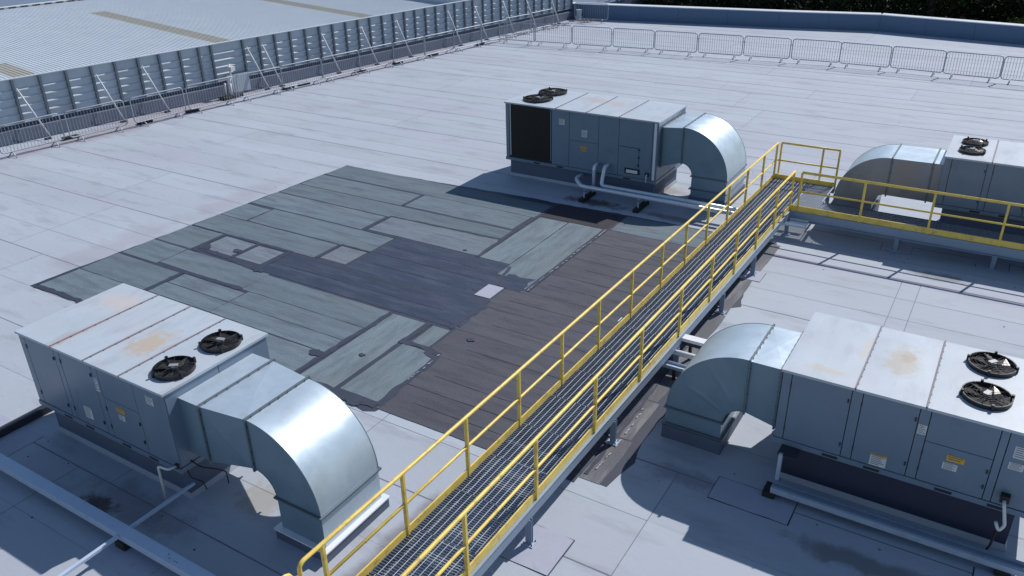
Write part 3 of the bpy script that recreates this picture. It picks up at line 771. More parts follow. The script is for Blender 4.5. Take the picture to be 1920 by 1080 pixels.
# left rail
ly = [5.26,6.84,8.38,9.92,11.42,12.91,14.43,16.04,17.50,18.96,20.53,22.05,23.56,24.86]
part('handrail', rail_tube(arc_end(wx_l(4.86),4.86,.6,ZR)+[(wx_l(y),y,ZR) for y in (6,8,12,16,20,24.88)]), m_yellow, walk)
part('mid_rail', rail_tube([(wx_l(y),y,1.27) for y in (4.88,8,12,16,20,24.88)], .025), m_yellow, walk)
for y in ly: post(wx_l(y), y)
part('handrail', rail_tube([(wx_l(1),1.0,ZR),(wx_l(4),4.56,ZR)]+[(wx_l(4.6),4.60+.12*math.sin(t),ZR-.10*(1-math.cos(t))) for t in (R(20),R(50),R(80))]+[(wx_l(4.6),4.725,.6)]), m_yellow, walk)
part('mid_rail', rail_tube([(wx_l(1),1.0,1.27),(wx_l(4.6),4.70,1.27)], .025), m_yellow, walk)
for y in (1.6,3.4): post(wx_l(y), y)
# right rail
ry = [1.9,3.5,5.1,6.62,8.46,10.41,12.28,14.2,16.0,17.66,19.32,20.88,22.42]
part('handrail', rail_tube([(wx_r(y),y,ZR) for y in (1,5,9,13,17,20,22.46)]), m_yellow, walk)
part('mid_rail', rail_tube([(wx_r(y),y,1.27) for y in (1,5,9,13,17,20,22.44)], .025), m_yellow, walk)
for y in ry: post(wx_r(y), y)
# toe boards (yellow) and side channels (galvanised)
def strip_y(fx, y0, y1, dx, t, z0, z1, nm, mt, n=1):
    mb = MB()
    a, b = fx(y0)+dx, fx(y1)+dx
    mb.v += [(a,y0,z0),(a+t,y0,z0),(b+t,y1,z0),(b,y1,z0),(a,y0,z1),(a+t,y0,z1),(b+t,y1,z1),(b,y1,z1)]
    for f in ((3,2,1,0),(4,5,6,7),(0,1,5,4),(1,2,6,5),(2,3,7,6),(3,0,4,7)): mb.f.append(f)
    return part(nm, mb, mt, walk)
strip_y(wx_l, YS, 24.88, -.006, .022, ZD-.04, ZD+.125, 'toe_board', m_yellow)
strip_y(wx_r, YS, YE, -.02, .022, ZD-.04, ZD+.125, 'toe_board', m_yellow)
strip_y(wx_l, YS, 24.9, -.05, .012, .50, .68, 'side_channel', m_beamsteel)
strip_y(wx_r, YS, YE+.05, .028, .012, .50, .68, 'side_channel', m_beamsteel)
strip_y(wx_l, YS, 24.9, -.05, .08, .485, .50, 'channel_flange', m_beamsteel)
strip_y(wx_r, YS, YE+.05, -.03, .07, .485, .50, 'channel_flange', m_beamsteel)
strip_y(wx_r, YS, YE+.05, .004, .050, .6801, .695, 'channel_flange', m_beamsteel)
for y in [3.5+1.5*k for k in range(15)]:
    mb = MB(); mb.box(wx_l(y)-.03, wx_r(y)+.02 if y < 22.5 else -4.2, y-.03, y+.03, .52, .66); part('cross_bearer', mb, m_beamsteel, walk)
# end rails round the platform
X0, X1, YF = -5.80, -4.09, 24.97
part('handrail', rail_tube([(X0,YF,ZR),(X1,YF,ZR),(X1,YF,.70)]), m_yellow, walk)
part('mid_rail', rail_tube([(-5.9,YF-.05,1.27),(X0,YF,1.27),(X1,YF,1.27)], .025), m_yellow, walk)
for xx in (X0, -4.56, X1): post(xx, YF)
mb = MB(); mb.box(-5.91, X1, 24.87, 24.89, ZD-.04, ZD+.125); part('toe_board', mb, m_yellow, walk)
mb = MB(); mb.box(X1-.02, X1, 23.42, 24.87, ZD-.04, ZD+.005); part('platform_edge', mb, m_steel, walk)
# branch near rail
part('handrail', rail_tube([(-4.56,22.45,.62),(-4.56,22.45,ZR),(8,22.45,ZR)]), m_yellow, walk)
part('mid_rail', rail_tube([(-4.56,22.45,1.27),(8,22.45,1.27)], .025), m_yellow, walk)
for xx in (-4.56,-2.91,-1.22,.43,2.1,3.8,5.4): post(xx, 22.45, zlow=.50)
mb = MB(); mb.box(-4.78, 8, 22.44, 22.462, ZD-.04, ZD+.125); part('toe_board', mb, m_yellow, walk)
mb = MB(); mb.box(-4.80, 8, 22.405, 22.417, .43, .68); mb.box(-4.80, 8, 22.33, 22.405, .43, .442); part('side_channel', mb, m_beamsteel, walk)
mb = MB(); mb.box(-4.08, 8, 23.41, 23.425, .50, .715); part('side_channel', mb, m_beamsteel, walk)
mb = MB(); mb.box(-5.9, -4.07, 24.90, 24.915, .50, .68); part('side_channel', mb, m_beamsteel, walk)
for xx in [-4+1.5*k for k in range(8)]:
    mb = MB(); mb.box(xx-.03, xx+.03, 22.42, 23.40, .54, .67); part('cross_bearer', mb, m_beamsteel, walk)
# legs
def leg(x, y, z=.5):
    mb = MB(); mb.box(x-.055, x+.055, y-.035, y-.027, .02, z); mb.box(x-.045, x+.045, y+.027, y+.035, .02, z); mb.box(x-.006, x+.006, y-.027, y+.027, .02, z)
    o = part('leg', mb, m_beamsteel, walk)
    mb = MB(); mb.box(x-.10, x+.10, y-.09, y+.09, .013, .028); part('base_plate', mb, m_steel, o)
    mb = MB()
    for a in (-.07,.07):
        for b in (-.06,.06): mb.cyl((x+a,y+b), .011, .028, .05, 6)
    part('anchor_bolt', mb, m_darksteel, o, kind='stuff')
for y in (5.2,8.2,11.14,14.1,16.9,19.25,22.3): leg(wx_r(y)+.03, y); leg(wx_l(y)-.01, y)
for xx in (-1.9,.42,3.0): leg(xx, 22.55); leg(xx, 23.35)
leg(-4.2, 24.8); leg(-5.85, 24.8)
for y in (11.14,16.9,19.25):
    mb = MB(); mb.bar((wx_r(y)+.02,y,.10),(wx_l(y)+.05,y,.46),.04,.04); part('diagonal_brace', mb, m_darksteel, walk)

# ------------------------------------------------------------------ pipes, trays, beams
def fillet(pts, r=.12, n=5):
    pts = [Vector(p) for p in pts]; out = [pts[0]]
    for a, b, c in zip(pts[:-2], pts[1:-1], pts[2:]):
        u = (a-b).normalized(); w = (c-b).normalized(); p, q = b+u*r, b+w*r
        for k in range(n+1):
            t = k/n; out.append((1-t)**2*p+2*t*(1-t)*b+t*t*q)
    out.append(pts[-1]); return out
p1 = thing('lagged_pipe', (-8.6,22.1,0), 'outer silver pipe with a swan neck running from the coil grille air handler', 'pipe', 'lagged pipes')
part('pipe_run', MB().tube(fillet([(-11.55,22.88,.50),(-11.55,22.45,.50),(-11.2,22.12,.40),(-4.2,22.12,.40)],.14), .062, 12), m_pipe, p1)
p2 = thing('lagged_pipe', (-8.4,22.4,0), 'inner silver pipe rising to an upright bend on the coil grille air handler', 'pipe', 'lagged pipes')
part('pipe_run', MB().tube(fillet([(-10.62,22.9,.98),(-10.62,22.62,.98),(-10.62,22.40,.42),(-4.2,22.42,.42)],.13), .06, 12), m_pipe, p2)
p3 = thing('lagged_pipe', (-11,22.5,0), 'short upright bent pipe left of the pipe pair on the coil grille air handler', 'pipe', 'lagged pipes')
part('pipe_run', MB().tube(fillet([(-10.98,22.9,.96),(-10.98,22.60,.96),(-10.98,22.60,.05)],.14), .055, 12), m_pipe, p3)
for o_, pts in ((p1, [(-10.4,22.12,.40),(-9.2,22.12,.40),(-8.0,22.12,.40),(-6.9,22.12,.40)]), (p2, [(-9.8,22.42,.42),(-8.6,22.42,.42),(-7.4,22.42,.42)])):
    for q in pts:
        mb = MB(); mb.tube([(q[0]-.02,q[1],q[2]),(q[0]+.02,q[1],q[2])], .0555, 12); part('lagging_band', mb, m_steel, o_)
for k, xx in enumerate((-11.0,-9.15)):
    s = thing('pipe_support', (xx,22.2,0), ('left' if k == 0 else 'right')+' low dark rubber block holding the silver pipes off the roof', 'pipe support', 'blocks beneath the silver pipes')
    mb = MB(); mb.box(xx-.09,xx+.09,21.75,22.65,.0,.10); part('rubber_block', mb, m_rubber, s, bev=.01)
    mb = MB(); mb.box(xx-.02,xx+.02,21.95,21.99,.10,.36); mb.box(xx-.02,xx+.02,22.55,22.59,.10,.36); mb.box(xx-.02,xx+.02,21.95,22.59,.30,.335); part('strut_bracket', mb, m_steel, s)
t1 = thing('cable_tray', (-4.0,14.5,0), 'pale closed cable tray crossing out from under the walkway toward the right elbow duct', 'cable tray')
mb = MB(); mb.box(-6.3,-2.6,14.33,14.53,.53,.60); part('tray_cover', mb, m_coping, t1); mb = MB(); mb.box(-6.3,-2.6,14.36,14.50,.43,.53); part('tray_body', mb, m_darksteel, t1)
p4 = thing('water_pipe', (-4.0,14.1,0), 'cream pipe under the pale cable tray beside the walkway', 'pipe')
part('pipe_run', MB().tube([(-6.3,14.02,.42),(-2.5,14.02,.42)], .06, 12), m_white, p4)
t2 = thing('cable_tray', (-4.0,13.7,0), 'lower galvanised tray just in front of the cream pipe beside the walkway', 'cable tray')
mb = MB(); mb.box(-6.3,-2.6,13.62,13.80,.25,.27); mb.box(-6.3,-2.6,13.62,13.63,.27,.32); mb.box(-6.3,-2.6,13.79,13.80,.27,.32); part('tray_body', mb, m_steel, t2)
for xx in (-4.7,-3.4):
    mb = MB(); mb.box(xx-.03,xx+.03,13.6,13.66,0,.25); mb.box(xx-.03,xx+.03,14.5,14.56,0,.43); part('tray_foot', mb, m_rubber, t2)
# beams by the left unit
b1 = thing('support_beam', (-11.5,5.0,0), 'long pale steel beam in the lower left corner lying across on rubber feet', 'beam')
mb = MB(); mb.box(-18.5,-7.6,4.90,5.09,.285,.30); mb.box(-18.5,-7.6,5.075,5.09,.16,.285); mb.box(-18.5,-7.6,4.90,4.915,.16,.285); part('channel', mb, m_palesteel, b1)
for xx in (-14.6,-10.35,-8.4):
    mb = MB(); mb.box(xx-.12,xx+.12,4.86,5.13,0,.16); part('rubber_foot', mb, m_rubber, b1, bev=.015)
mb = MB()
for xx in (-9.30,-9.22,-9.1,-9.05): mb.cyl((xx,5.0+jit(.04)), .010, .2995, .303, 8)
part('bolt_hole', mb, m_gap, b1, kind='stuff')
b2 = thing('cross_beam', (-10.33,5.6,0), 'thin steel cross bar running from the left air handler curb to the long pale beam', 'beam')
mb = MB(); mb.box(-10.36,-10.31,5.10,6.32,.24,.285); part('channel', mb, m_palesteel, b2)
b3 = thing('cross_beam', (-10.33,4.2,0), 'thin steel cross bar leaving the long pale beam toward the bottom edge', 'beam')
mb = MB(); mb.box(-10.37,-10.31,2.4,4.89,.24,.285); part('channel', mb, m_palesteel, b3)
b5 = thing('conduit_box', (-14.9,5.4,0), 'dark square conduit running out under the corner of the left air handler', 'conduit')
mb = MB(); mb.box(-14.98,-14.84,2.5,6.9,.02,.16); part('conduit', mb, m_darksteel, b5, bev=.008)
# drain trap on left unit
d1 = thing('condensate_drain', (-10.45,5.9,0), 'white hooked drain pipe below the right corner of the left air handler', 'drain pipe')
part('pipe_run', MB().tube(fillet([(-10.30,6.12,.80),(-10.30,5.92,.84),(-10.50,5.88,.86),(-10.52,5.88,.06)],.05), .021, 8), m_white, d1)
mb = MB(); mb.box(-10.34,-10.26,6.06,6.10,.76,.84); part('drain_socket', mb, m_darksteel, d1)
w1 = thing('power_cable', (-10.1,6.1,0), 'black cables looping below the collar of the nearest elbow duct', 'cable')
part('cable', MB().tube(fillet([(-10.28,6.3,.80),(-10.15,6.4,.62),(-9.95,6.5,.60),(-9.95,6.7,.4),(-10.1,6.8,.02)],.06), .011, 6), m_rubber, w1)
part('cable', MB().tube(fillet([(-10.28,6.2,.74),(-10.2,6.22,.5),(-10.2,6.4,.3),(-10.3,6.5,.02)],.05), .010, 6), m_rubber, w1)
# beam before the right unit
b4 = thing('support_beam', (0,11.15,0), 'blue grey ridged steel channel lying along the foot of the right air handler', 'beam')
mb = MB(); mb.box(-2.03,4,11.10,11.14,.17,.245); mb.box(-2.03,4,11.14,11.22,.17,.215); mb.box(-2.03,4,11.22,11.27,.17,.255); part('channel', mb, m_beamsteel, b4)
mb = MB(); mb.box(-2.03,4,11.085,11.099,.12,.22); part('channel_lip', mb, m_steel, b4)
for xx in (-2.05,1.35):
    mb = MB(); mb.box(xx-.10,xx+.10,11.06,11.36,.013,.12); part('rubber_foot', mb, m_rubber, b4, bev=.01)
mb = MB(); mb.box(-2.02,-1.96,11.28,11.33,.10,.78); part('upright', mb, m_steel, b4)
mb = MB(); mb.box(-2.05,-1.75,11.30,11.60,.745,.765); part('bracket_plate', mb, m_darksteel, b4)
d2 = thing('condensate_drain', (1.2,11.3,0), 'white trapped drain pipe hanging at the right end of the right air handler', 'drain pipe')
part('pipe_run', MB().tube(fillet([(1.14,11.6,1.02),(1.14,11.42,1.02),(1.22,11.36,.70),(1.16,11.34,.60),(1.10,11.34,.74)],.04), .024, 8), m_white, d2)
part('pipe_run', MB().tube(fillet([(1.14,11.36,.62),(1.12,11.34,.30),(1.05,11.3,.10)],.05), .018, 8), m_rubber, d2)
mb = MB(); mb.box(1.08,1.20,11.50,11.605,.98,1.10); part('drain_socket', mb, m_black, d2)
d3 = thing('drain_tap', (-9.26,22.8,0), 'small white drain tap low on the front of the rear air handler', 'tap')
part('pipe_run', MB().tube(fillet([(-9.28,22.9,.86),(-9.28,22.80,.86),(-9.28,22.79,.62)],.03), .020, 8), m_white, d3)
mb = MB(); mb.box(-9.34,-9.22,22.84,22.885,.80,.92); part('drain_socket', mb, m_darksteel, d3)

# ------------------------------------------------------------------ screen wall on the left
WA = math.atan(.1489418)
WX, WY = -36.4025, 0.0      # foot line x = WX + .149 y ; local u runs along the wall, v outward (toward the neighbour)
ud = Vector((math.sin(WA), math.cos(WA), 0)); vd = Vector((-math.cos(WA), math.sin(WA), 0))
def wpos(u, v, z=0): 
    p = Vector((WX, 0, 0))+ud*u+vd*v; return Vector((p.x, p.y, z))
wall = bpy.data.objects.new('screen_wall', None); col.objects.link(wall)
wall.location = (WX, 0, 0); wall.rotation_euler = (0, 0, math.pi/2-WA)   # local x = along the wall, local y = outward
tag(wall, 'long blue grey ribbed metal screen wall with slanting props down the left side of the roof', 'wall')
def ubox(mb, u0, u1, v0, v1, z0, z1): mb.box(u0, u1, v0, v1, z0, z1); return mb
u_of = lambda y: y/math.cos(WA)
ys_ = [12.0,13.1,14.2,15.25,16.30,17.32,18.38,19.42,20.45,21.47,22.49,23.47,24.47,25.42,26.05,27.75,28.65,29.57,30.5,31.4,32.31,33.17,34.06,34.91,35.73,36.62,37.45,38.3,39.13,39.99,40.82,41.67,42.45,43.29,44.06,44.99,45.85,46.7,47.55,48.4,49.25,50.1,50.95,51.8,52.65,53.5,54.35]
us = [u_of(y) for y in ys_]
PV = .30
for a, b in zip(us[:-1], us[1:]):
    # upstand block, felt clad
    mb = MB(); ubox(mb, a+.002, b-.002, .05, .62, 0, .52); part('upstand_block', mb, m_wallbase, wall, local=True)
mb = MB(); ubox(mb, us[0], us[-1], .0, .05, 0, .09); part('upstand_fillet', mb, m_upstand, wall, local=True)
mb = MB(); ubox(mb, us[0], us[-1], .40, .44, .52, .74); part('recess_plate', mb, m_upstand, wall, local=True)
for k, (a, b) in enumerate(zip(us[:-1], us[1:])):
    mb = MB(); zz = .74; top = 2.44; nr = 4 if b-a < 1.5 else 4
    segs = []; H = (top-zz-.12)/5
    prof = [(0., zz)]
    for q in range(5):
        z0 = zz+.06+q*H; prof += [(0., z0+.02), (0., z0+H-.13), (-.062, z0+H-.110), (-.062, z0+H-.075), (0., z0+H-.01)] if q < 4 else [(0., z0+.02)]
    prof.append((0., top))
    for (v0, z0), (v1, z1) in zip(prof[:-1], prof[1:]):
        mb.quad((a+.03, PV+v0, z0),(b-.03, PV+v0, z0),(b-.03, PV+v1, z1),(a+.03, PV+v1, z1))
    mb.quad((b-.03, PV+.03, zz),(a+.03, PV+.03, zz),(a+.03, PV+.03, top),(b-.03, PV+.03, top))
    part('wall_panel', mb, m_clad, wall, local=True)
    mb = MB(); ubox(mb, a+.002, b-.002, PV-.09, PV+.05, .70, .74); part('panel_ledge', mb, m_clad, wall, local=True)
for u in us:
    ju = jit(.012); mb = MB(); ubox(mb, u-.045+ju, u+.045+ju, PV-.14, PV+.03, .741, 2.44); part('wall_post', mb, m_post, wall, local=True)
mb = MB()
for a, b in zip(us[:-1], us[1:]): ubox(mb, a+.001, b-.001, PV-.11, PV+.08, 2.44, 2.47)
part('wall_coping', mb, m_clad, wall, local=True)
for (yt, yf) in ((17.36,17.9),(20.52,21.1),(22.55,23.2),(27.85,28.6),(28.72,29.5),(32.33,33.2),(34.99,35.9),(37.56,38.5),(41.72,42.7),(44.08,45.1),(46.75,47.8),(49.01,50.0),(51.58,52.6)):
    a = u_of(yt); mb = MB(); mb.tube([(a+.05, PV-.14, 2.08),(a+.60+jit(.06), -.36, .06)], .034, 8)
    o = part('brace', mb, m_ridge, wall, local=True)
    mb = MB(); ubox(mb, a+.40, a+.64, -.46, -.26, 0.012, .05); part('brace_foot', mb, m_darksteel, o, local=True)
# lower filler panel at the gap
mb = MB(); ubox(mb, u_of(26.5), u_of(27.7), .02, .048, .05, .95); part('filler_panel', mb, m_clad, wall, local=True)
# standpipe assembly
sp = thing('valve_standpipe', (-32.05,26.2,0), 'pale valve standpipe assembly standing against the screen wall behind a barrier', 'standpipe')
for (dx, dy, r, h) in ((0,0,.05,.75),(.12,.22,.06,.7),(-.05,.48,.035,1.55)):
    part('pipe', MB().cyl((-32.1+dx,26.0+dy), r, .1, h, 10), m_white, sp)
mb = MB(); mb.box(-32.2,-31.9,26.35,26.6,1.25,1.45); part('valve_body', mb, m_white, sp); mb = MB(); mb.box(-32.35,-31.85,25.7,26.8,0,.14); part('base_block', mb, m_rubber, sp, bev=.02)
part('pipe', MB().tube([(-32.1,26.0,.7),(-31.98,26.22,.66),(-32.15,26.48,1.0)], .03, 8), m_beamsteel, sp)

# ------------------------------------------------------------------ crowd barriers
def make_barrier():
    root = thing('crowd_barrier', (0,0,0), 'x', 'barrier')
    L, z0, z1, r = 2.44, .20, 1.24, .14
    pts = []
    for (cx, cz, a0) in ((L/2-r, z1-r, 0),(-L/2+r, z1-r, 90),(-L/2+r, z0+r, 180),(L/2-r, z0+r, 270)):
        for k in range(5): a = R(a0+22.5*k); pts.append((cx+r*math.cos(a), 0, cz+r*math.sin(a)))
    part('frame', MB().tube(pts, .025, 7, closed=True), m_barrier, root, local=True)
    mb = MB(); n = 19
    for k in range(1, n): x = -L/2+L*k/n; mb.tube([(x,0,z0+.01),(x,0,z1-.01)], .0085, 4, caps=False)
    part('infill_bars', mb, m_barrier, root, kind='stuff', local=True)
    for sx in (-.82, .82):
        part('foot', MB().tube([(sx,-.30,.015),(sx,-.02,z0),(sx,.02,z0),(sx,.30,.015)], .022, 6), m_barrier, root, local=True)
    part('coupling_hook', MB().tube([(L/2+.01,0,.95),(L/2+.06,0,.95),(L/2+.06,0,.88)], .012, 5), m_barrier, root, local=True)
    return root
proto = make_barrier(); first = True
def barrier(x, y, rz, label, group):
    global first
    o = proto if first else copy_tree(proto)
    first = False
    o.location = (x+jit(.03), y+jit(.05), 0); o.rotation_euler = (jit(.02), 0, rz+jit(.02)); tag(o, label, 'barrier', group)
ORD = ['nearest','second','third','fourth','fifth','sixth','seventh','eighth','ninth','tenth','eleventh','twelfth','thirteenth','fourteenth','fifteenth']
bl = [(-32.55,13.95),(-32.2,16.55),(-31.85,19.2),(-31.5,21.85),(-31.2,24.45),(-30.85,27.0),(-30.5,29.5),(-30.15,31.95),(-29.8,34.4),(-29.45,36.75),(-29.1,39.1),(-28.75,41.5),(-28.4,43.9)]
for k, (x, y) in enumerate(bl):
    nx_, ny_ = bl[min(k+1, len(bl)-1)]; px_, py_ = bl[max(k-1, 0)]
    barrier(x, y, math.atan2(ny_-py_, nx_-px_)+jit(.02), f'{ORD[k]} steel crowd barrier counted from the camera along the left screen wall', 'barriers along the screen wall')
for k, (x, y, a) in enumerate(((-28.3,46.6,1.35),(-28.0,49.2,1.45))):
    barrier(x, y, a, ['steel crowd barrier just past the barrier row, close to the screen wall','steel crowd barrier leaning near the far end of the screen wall'][k], 'barriers along the screen wall')
barrier(-26.6, 53.6, .12, 'steel crowd barrier standing alone against the rear parapet in the far left corner', 'barriers in the far corner')
xb = [-24.66,-22.18,-19.63,-17.10,-14.60,-12.08,-9.56,-7.08,-4.58,-2.11,.38,2.9]
def yb_(x): 
    P = [(-27,44.3),(-24,44.65),(-19,45.15),(-14,45.55),(-9,46.0),(-5,45.8),(-1,45.5),(4,45.3)]
    for (a, b), (c, d) in zip(P[:-1], P[1:]):
        if a <= x <= c: return b+(d-b)*(x-a)/(c-a)
    return 45
for k, x in enumerate(xb):
    a = math.atan2(yb_(x+1)-yb_(x-1), 2)
    nm = 'leftmost' if k == 0 else ORD[k]+' from the left'
    barrier(x, yb_(x), a, f'{nm} of the steel crowd barriers in the row before the rear parapet', 'barriers in the rear row')
barrier(-27.0, 44.35, .10, 'steel crowd barrier where the rear row meets the screen wall row', 'barriers in the rear row')

# ------------------------------------------------------------------ rear parapet
par = thing('parapet_wall', (-14,57,0), 'low dark blue parapet wall with a pale coping along the rear edge of the roof', 'wall')
pp = [(-28.95,54.45),(-21.0,55.65),(-14.4,56.65),(-8.4,57.8),(-.3,56.55),(12,55.0)]
for (x0,y0),(x1,y1) in zip(pp[:-1], pp[1:]):
    L = math.hypot(x1-x0, y1-y0); n = max(1, int(L/2.4)); dx, dy = (x1-x0)/L, (y1-y0)/L; nx_, ny_ = -dy, dx
    for k in range(n):
        a, b = L*k/n+.006, L*(k+1)/n-.006
        def P(t, o, z): return (x0+dx*t+nx_*o, y0+dy*t+ny_*o, z)
        mb = MB(); mb.v += [P(a,0,0),P(b,0,0),P(b,.34,0),P(a,.34,0),P(a,0,.98),P(b,0,.98),P(b,.34,.98),P(a,.34,.98)]
        mb.f += [(3,2,1,0),(4,5,6,7),(0,1,5,4),(1,2,6,5),(2,3,7,6),(3,0,4,7)]
        part('parapet_panel', mb, m_bluewall, par)
    mb = MB(); P = lambda t, o, z: (x0+dx*t+nx_*o, y0+dy*t+ny_*o, z)
    mb.v += [P(.004,-.04,.981),P(L-.004,-.04,.981),P(L-.004,.42,.981),P(.004,.42,.981),P(.004,-.04,1.03),P(L-.004,-.04,1.03),P(L-.004,.42,1.06),P(.004,.42,1.06)]
    mb.f += [(3,2,1,0),(4,5,6,7),(0,1,5,4),(1,2,6,5),(2,3,7,6),(3,0,4,7)]
    part('coping', mb, m_coping, par)
# outer face of our own building
bw = MB()
bp_ = [(-30.0,54.9),(-27.5,55.2),(-14.4,57.1),(-8.4,58.2),(-.3,57.0),(14,55.3)]
for a, b in zip(bp_[:-1], bp_[1:]): bw.quad((*a,-8.5),(*b,-8.5),(*b,-.01),(*a,-.01))
bw.quad((-36.6,-4,-8.5),(14,-4,-8.5),(14,-4,-.01),(-36.6,-4,-.01)); bw.quad((14,-4,-8.5),(14,56,-8.5),(14,56,-.01),(14,-4,-.01))
part('outer_wall', bw, m_bluewall, par)
# end return of the screen wall and bits in the corner
er = thing('end_cladding', (-29.0,54.3,0), 'dark blue return panel closing the corner between screen wall and parapet', 'panel')
mb = MB(); mb.box(-29.1,-27.9,54.42,54.50,0,1.02); part('clad_sheet', mb, m_bluewall, er)
bk = thing('bucket', (-27.75,54.0,0), 'grey green bucket standing in the far corner by the parapet', 'bucket')
mb = MB(); n = 14
for k in range(n):
    a, b = 2*math.pi*k/n, 2*math.pi*(k+1)/n
    mb.quad((-27.75+.16*math.cos(a),54.0+.16*math.sin(a),.30),(-27.75+.16*math.cos(b),54.0+.16*math.sin(b),.30),(-27.75+.22*math.cos(b),54.0+.22*math.sin(b),.72),(-27.75+.22*math.cos(a),54.0+.22*math.sin(a),.72))
mb.disc((-27.75,54.0), .21, n, .70); mb.box(-27.95,-27.55,53.85,54.15,0,.30)
part('pail', mb, m_clad, bk)
for (cx, cy, L, lab, n) in ((-26.9,53.5,.9,'heap of tangled straps and rope lying before the far corner barrier',14),(-27.9,50.5,1.3,'tangle of loose straps on the roof near the far end of the screen wall',16),(-28.7,46.8,.9,'small tangle of rope beside the far left barriers',10)):
    dp = thing('strap_heap', (cx,cy,0), lab, 'rope', 'tangled straps in the far corner')
    for k in range(n):
        a = random.uniform(0, 6.3); x = cx+jit(L*.35); y = cy+jit(L); pts = []
        for q in range(6):
            pts.append((x, y, .03+random.random()*.16)); a += jit(1.2); x += .16*math.cos(a); y += .16*math.sin(a)
        part('strap', MB().tube(pts, .018, 5), m_debris, dp)
# loose sandbag-like weights along the foot of the screen wall
for k, (x, y) in enumerate(((-32.6,18.3),(-31.9,21.3),(-31.6,23.6),(-31.0,28.9),(-30.9,29.9),(-30.4,33.6),(-29.9,36.2),(-29.5,39.0),(-28.9,43.0))):
    w = thing('ballast_weight', (x,y,0), f'{ORD[k]} dark ballast weight from the camera at the foot of the wall props', 'weight', 'weights at the foot of the wall props')
    mb = MB(); mb.bar((x-.05,y-.32,.06),(x+.05,y+.32,.06),.24,.10); part('rubber_pad', mb, m_rubber, w, bev=.02)

# ------------------------------------------------------------------ neighbouring ribbed roof
nb = bpy.data.objects.new('neighbour_building', None); col.objects.link(nb)
nb.location = (WX, 0, 0); nb.rotation_euler = (0, 0, math.pi/2-WA)
tag(nb, 'neighbouring building with a pale ribbed metal roof and narrow brownish rooflights beyond the screen wall', 'building')
V0, V1, Z0 = .75, 23.6, 1.62; SL = .03
def rib_sheet(w=1.0, v0=V0, v1=V1, sl=SL):
    mb = MB(); n = 5; p = w/n; prof = []
    for k in range(n):
        u = k*p; prof += [(u, 0), (u+p*.48, 0), (u+p*.56, .018), (u+p*.88, .018), (u+p*.96, 0)]
    prof.append((w, 0))
    za, zb_ = Z0, Z0+sl*(v1-v0)
    for (u0, h0), (u1, h1) in zip(prof[:-1], prof[1:]): mb.quad((u0,v0,za+h0),(u0,v1,zb_+h0),(u1,v1,zb_+h1),(u1,v0,za+h1))
    return mb
sheet_me = rib_sheet().mesh('roof_sheet', m_metalroof)
sky_me = {}
u = 2.0; k = 0
SKY = {19: 3.9, 29: 18.2, 39: 22.0}
while u < 46:
    lab = None
    hit = [s for s in SKY if s-.5 <= u < s+.5]
    if hit:
        vE = SKY[hit[0]]
        a = 7.5 if hit[0] == 19 else vE
        me = rib_sheet(1.0, V0, a if hit[0] != 19 else 7.6).mesh('rooflight', m_skylight)
        inst('rooflight', me, nb, (u,0,0))
        aa = a if hit[0] != 19 else 7.6
        mb = rib_sheet(1.0, V0, V1); 
        z_a = Z0+SL*(aa-V0); z_b = Z0+SL*(V1-V0)
        mb.v = [(x, aa if y == V0 else y, z+(z_a-Z0) if y == V0 else z) for x, y, z in mb.v]
        inst('roof_sheet', mb.mesh('roof_sheet', m_metalroof), nb, (u,0,0))
    else:
        inst('roof_sheet', sheet_me, nb, (u,0,0))
    u += 1.0; k += 1
UE = u
zr = Z0+SL*(V1-V0)
mb = MB(); mb.box(2, UE, V1-.02, V1+.45, zr+.047, zr+.12); part('ridge_cap', mb, m_ridge, nb, local=True)
mb = MB(); mb.quad((2,V1+.4,zr+.05),(UE,V1+.4,zr+.05),(UE,V1+24,zr-.75),(2,V1+24,zr-.75)); part('far_slope', mb, m_shaderoof, nb, local=True)
mb = MB(); mb.box(2, UE, V0+.1, V1, -8.5, Z0-.02); part('building_body', mb, m_bluewall, nb, local=True)
mb = MB(); mb.box(UE, UE+.12, V0, V1+.4, 0, zr+.10); part('gable_trim', mb, m_clad, nb, local=True)
mb = MB(); mb.box(UE+.12, UE+60, .9, 60, -8.4, .4); part('lower_roof', mb, m_shaderoof, nb, local=True)
mb = MB()
for q in range(60): mb.box(2+q*.74, 2+q*.74+.45, V1-.08, V1-.021, zr+.03, zr+.09)
part('ridge_filler', mb, m_darksteel, nb, local=True, kind='stuff')

# ------------------------------------------------------------------ trees behind the parapet
def crown(n, rx, rz, leaf, seed):
    rnd = random.Random(seed); mb = MB(); cl = []
    for _ in range(34):
        while True:
            x, y, z = rnd.uniform(-1,1), rnd.uniform(-1,1), rnd.uniform(-1,1)
            if x*x+y*y+z*z < 1: break
        cl.append((x*rx, y*rx, z*rz, rnd.uniform(.35,.8)))
    for _ in range(n):
        c = rnd.choice(cl); s = c[3]*rx*.42
        p = Vector((c[0]+rnd.gauss(0,s), c[1]+rnd.gauss(0,s), c[2]+rnd.gauss(0,s*.8)))
        d = Vector((rnd.uniform(-1,1),rnd.uniform(-1,1),rnd.uniform(-.6,1))).normalized(); a = d.orthogonal().normalized(); b = d.cross(a)
        l = leaf*rnd.uniform(.6,1.4)
        mb.quad(p-a*l-b*l*.1, p-b*l*.5, p+a*l, p+b*l*.5)
    return mb
tcount = 0
tree_me = [crown(4200, 2.5, 4.4, .15, s).mesh('crown', m_leaf) for s in range(4)]
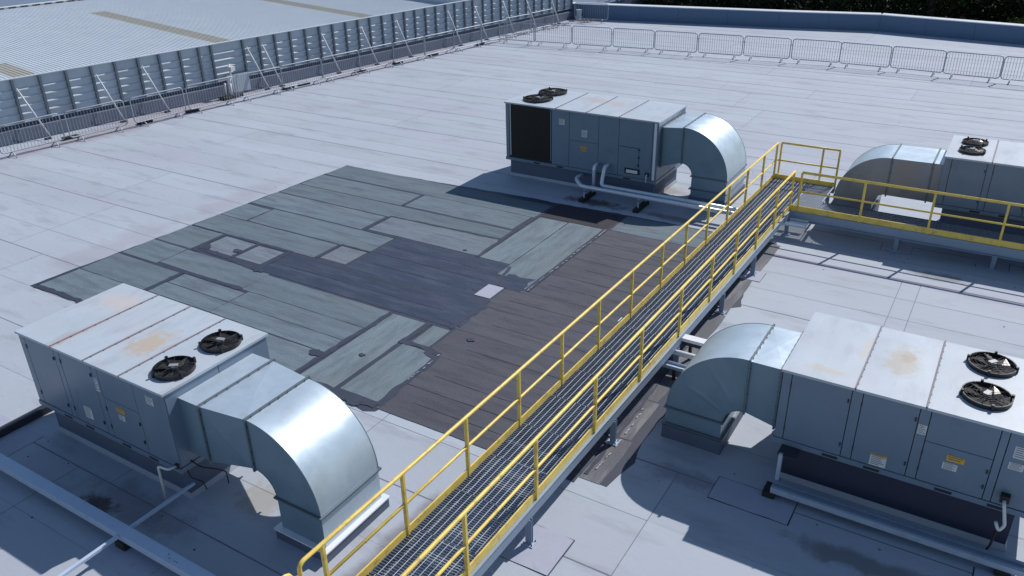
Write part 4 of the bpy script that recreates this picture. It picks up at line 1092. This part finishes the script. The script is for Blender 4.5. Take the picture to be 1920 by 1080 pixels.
tk = MB(); tk.v = []; tk.tube([(0,0,0),(.08,.03,4),(-.05,.06,8),(.05,0,12)], .2, 8)
limbs = tk
for q in range(7):
    a = q*.9; limbs.tube([(0,0,5+q*.8),(1.1*math.cos(a),1.1*math.sin(a),6.2+q*.8),(1.9*math.cos(a),1.9*math.sin(a),6.9+q*.85)], .06, 5)
trunk_me = limbs.mesh('trunk', m_bark)
pos = []
x = -31
while x < 16: pos.append((x+jit(.5), 65.5+jit(1.0))); x += 3.1
x = -32
while x < 17: pos.append((x+jit(.5), 71+jit(1.2))); x += 3.3
for k, (x, y) in enumerate(sorted(pos, key=lambda p: (p[1] > 68, p[0]))):
    row = 'front' if y < 68 else 'back'
    idx = k if row == 'front' else k-sum(1 for p in pos if p[1] < 68)
    ordn = ['leftmost','second','third','fourth','fifth','sixth','seventh','eighth','ninth','tenth','eleventh','twelfth','thirteenth','fourteenth','fifteenth','sixteenth','seventeenth','eighteenth'][min(idx,17)]
    t = thing('tree', (x,y,-8.5), f'{ordn} from the left' .replace('leftmost from the left','leftmost')+f' dark tree in the {row} row behind the rear parapet', 'tree', 'trees behind the parapet')
    s = random.uniform(.9,1.15)
    t.scale = (s,s,random.uniform(.95,1.12))
    inst('crown', tree_me[k % 4], t, (0,0,9.0), random.uniform(0,6))
    inst('trunk', trunk_me, t, (0,0,0), random.uniform(0,6))
for k, (x, y, z, mt, lab, rr) in enumerate(((-22.0,60.3,-.25,m_leaf2,'rounded olive bush top showing above the parapet left of centre',1.0),(-10.0,61.6,-.5,m_leaf2,'rounded brownish bush top just above the parapet coping',.95),
       (-6.0,61.5,-.55,m_leaf2,'small dull bush top above the parapet toward the right',.7),(-1.0,61.0,.1,m_leaf3,'bright yellow green bush at the far right behind the parapet',.8))):
    b = thing('bush', (x,y,-8.5), lab, 'bush', 'bushes behind the parapet')
    o = inst('foliage', crown(1500, rr, rr*.75, .06, 40+k).mesh('foliage', mt), b, (0,0,z+8.5))
    part('stem', MB().tube([(x,y,-8.5),(x,y,z-.2)], .09, 7), m_bark, b)
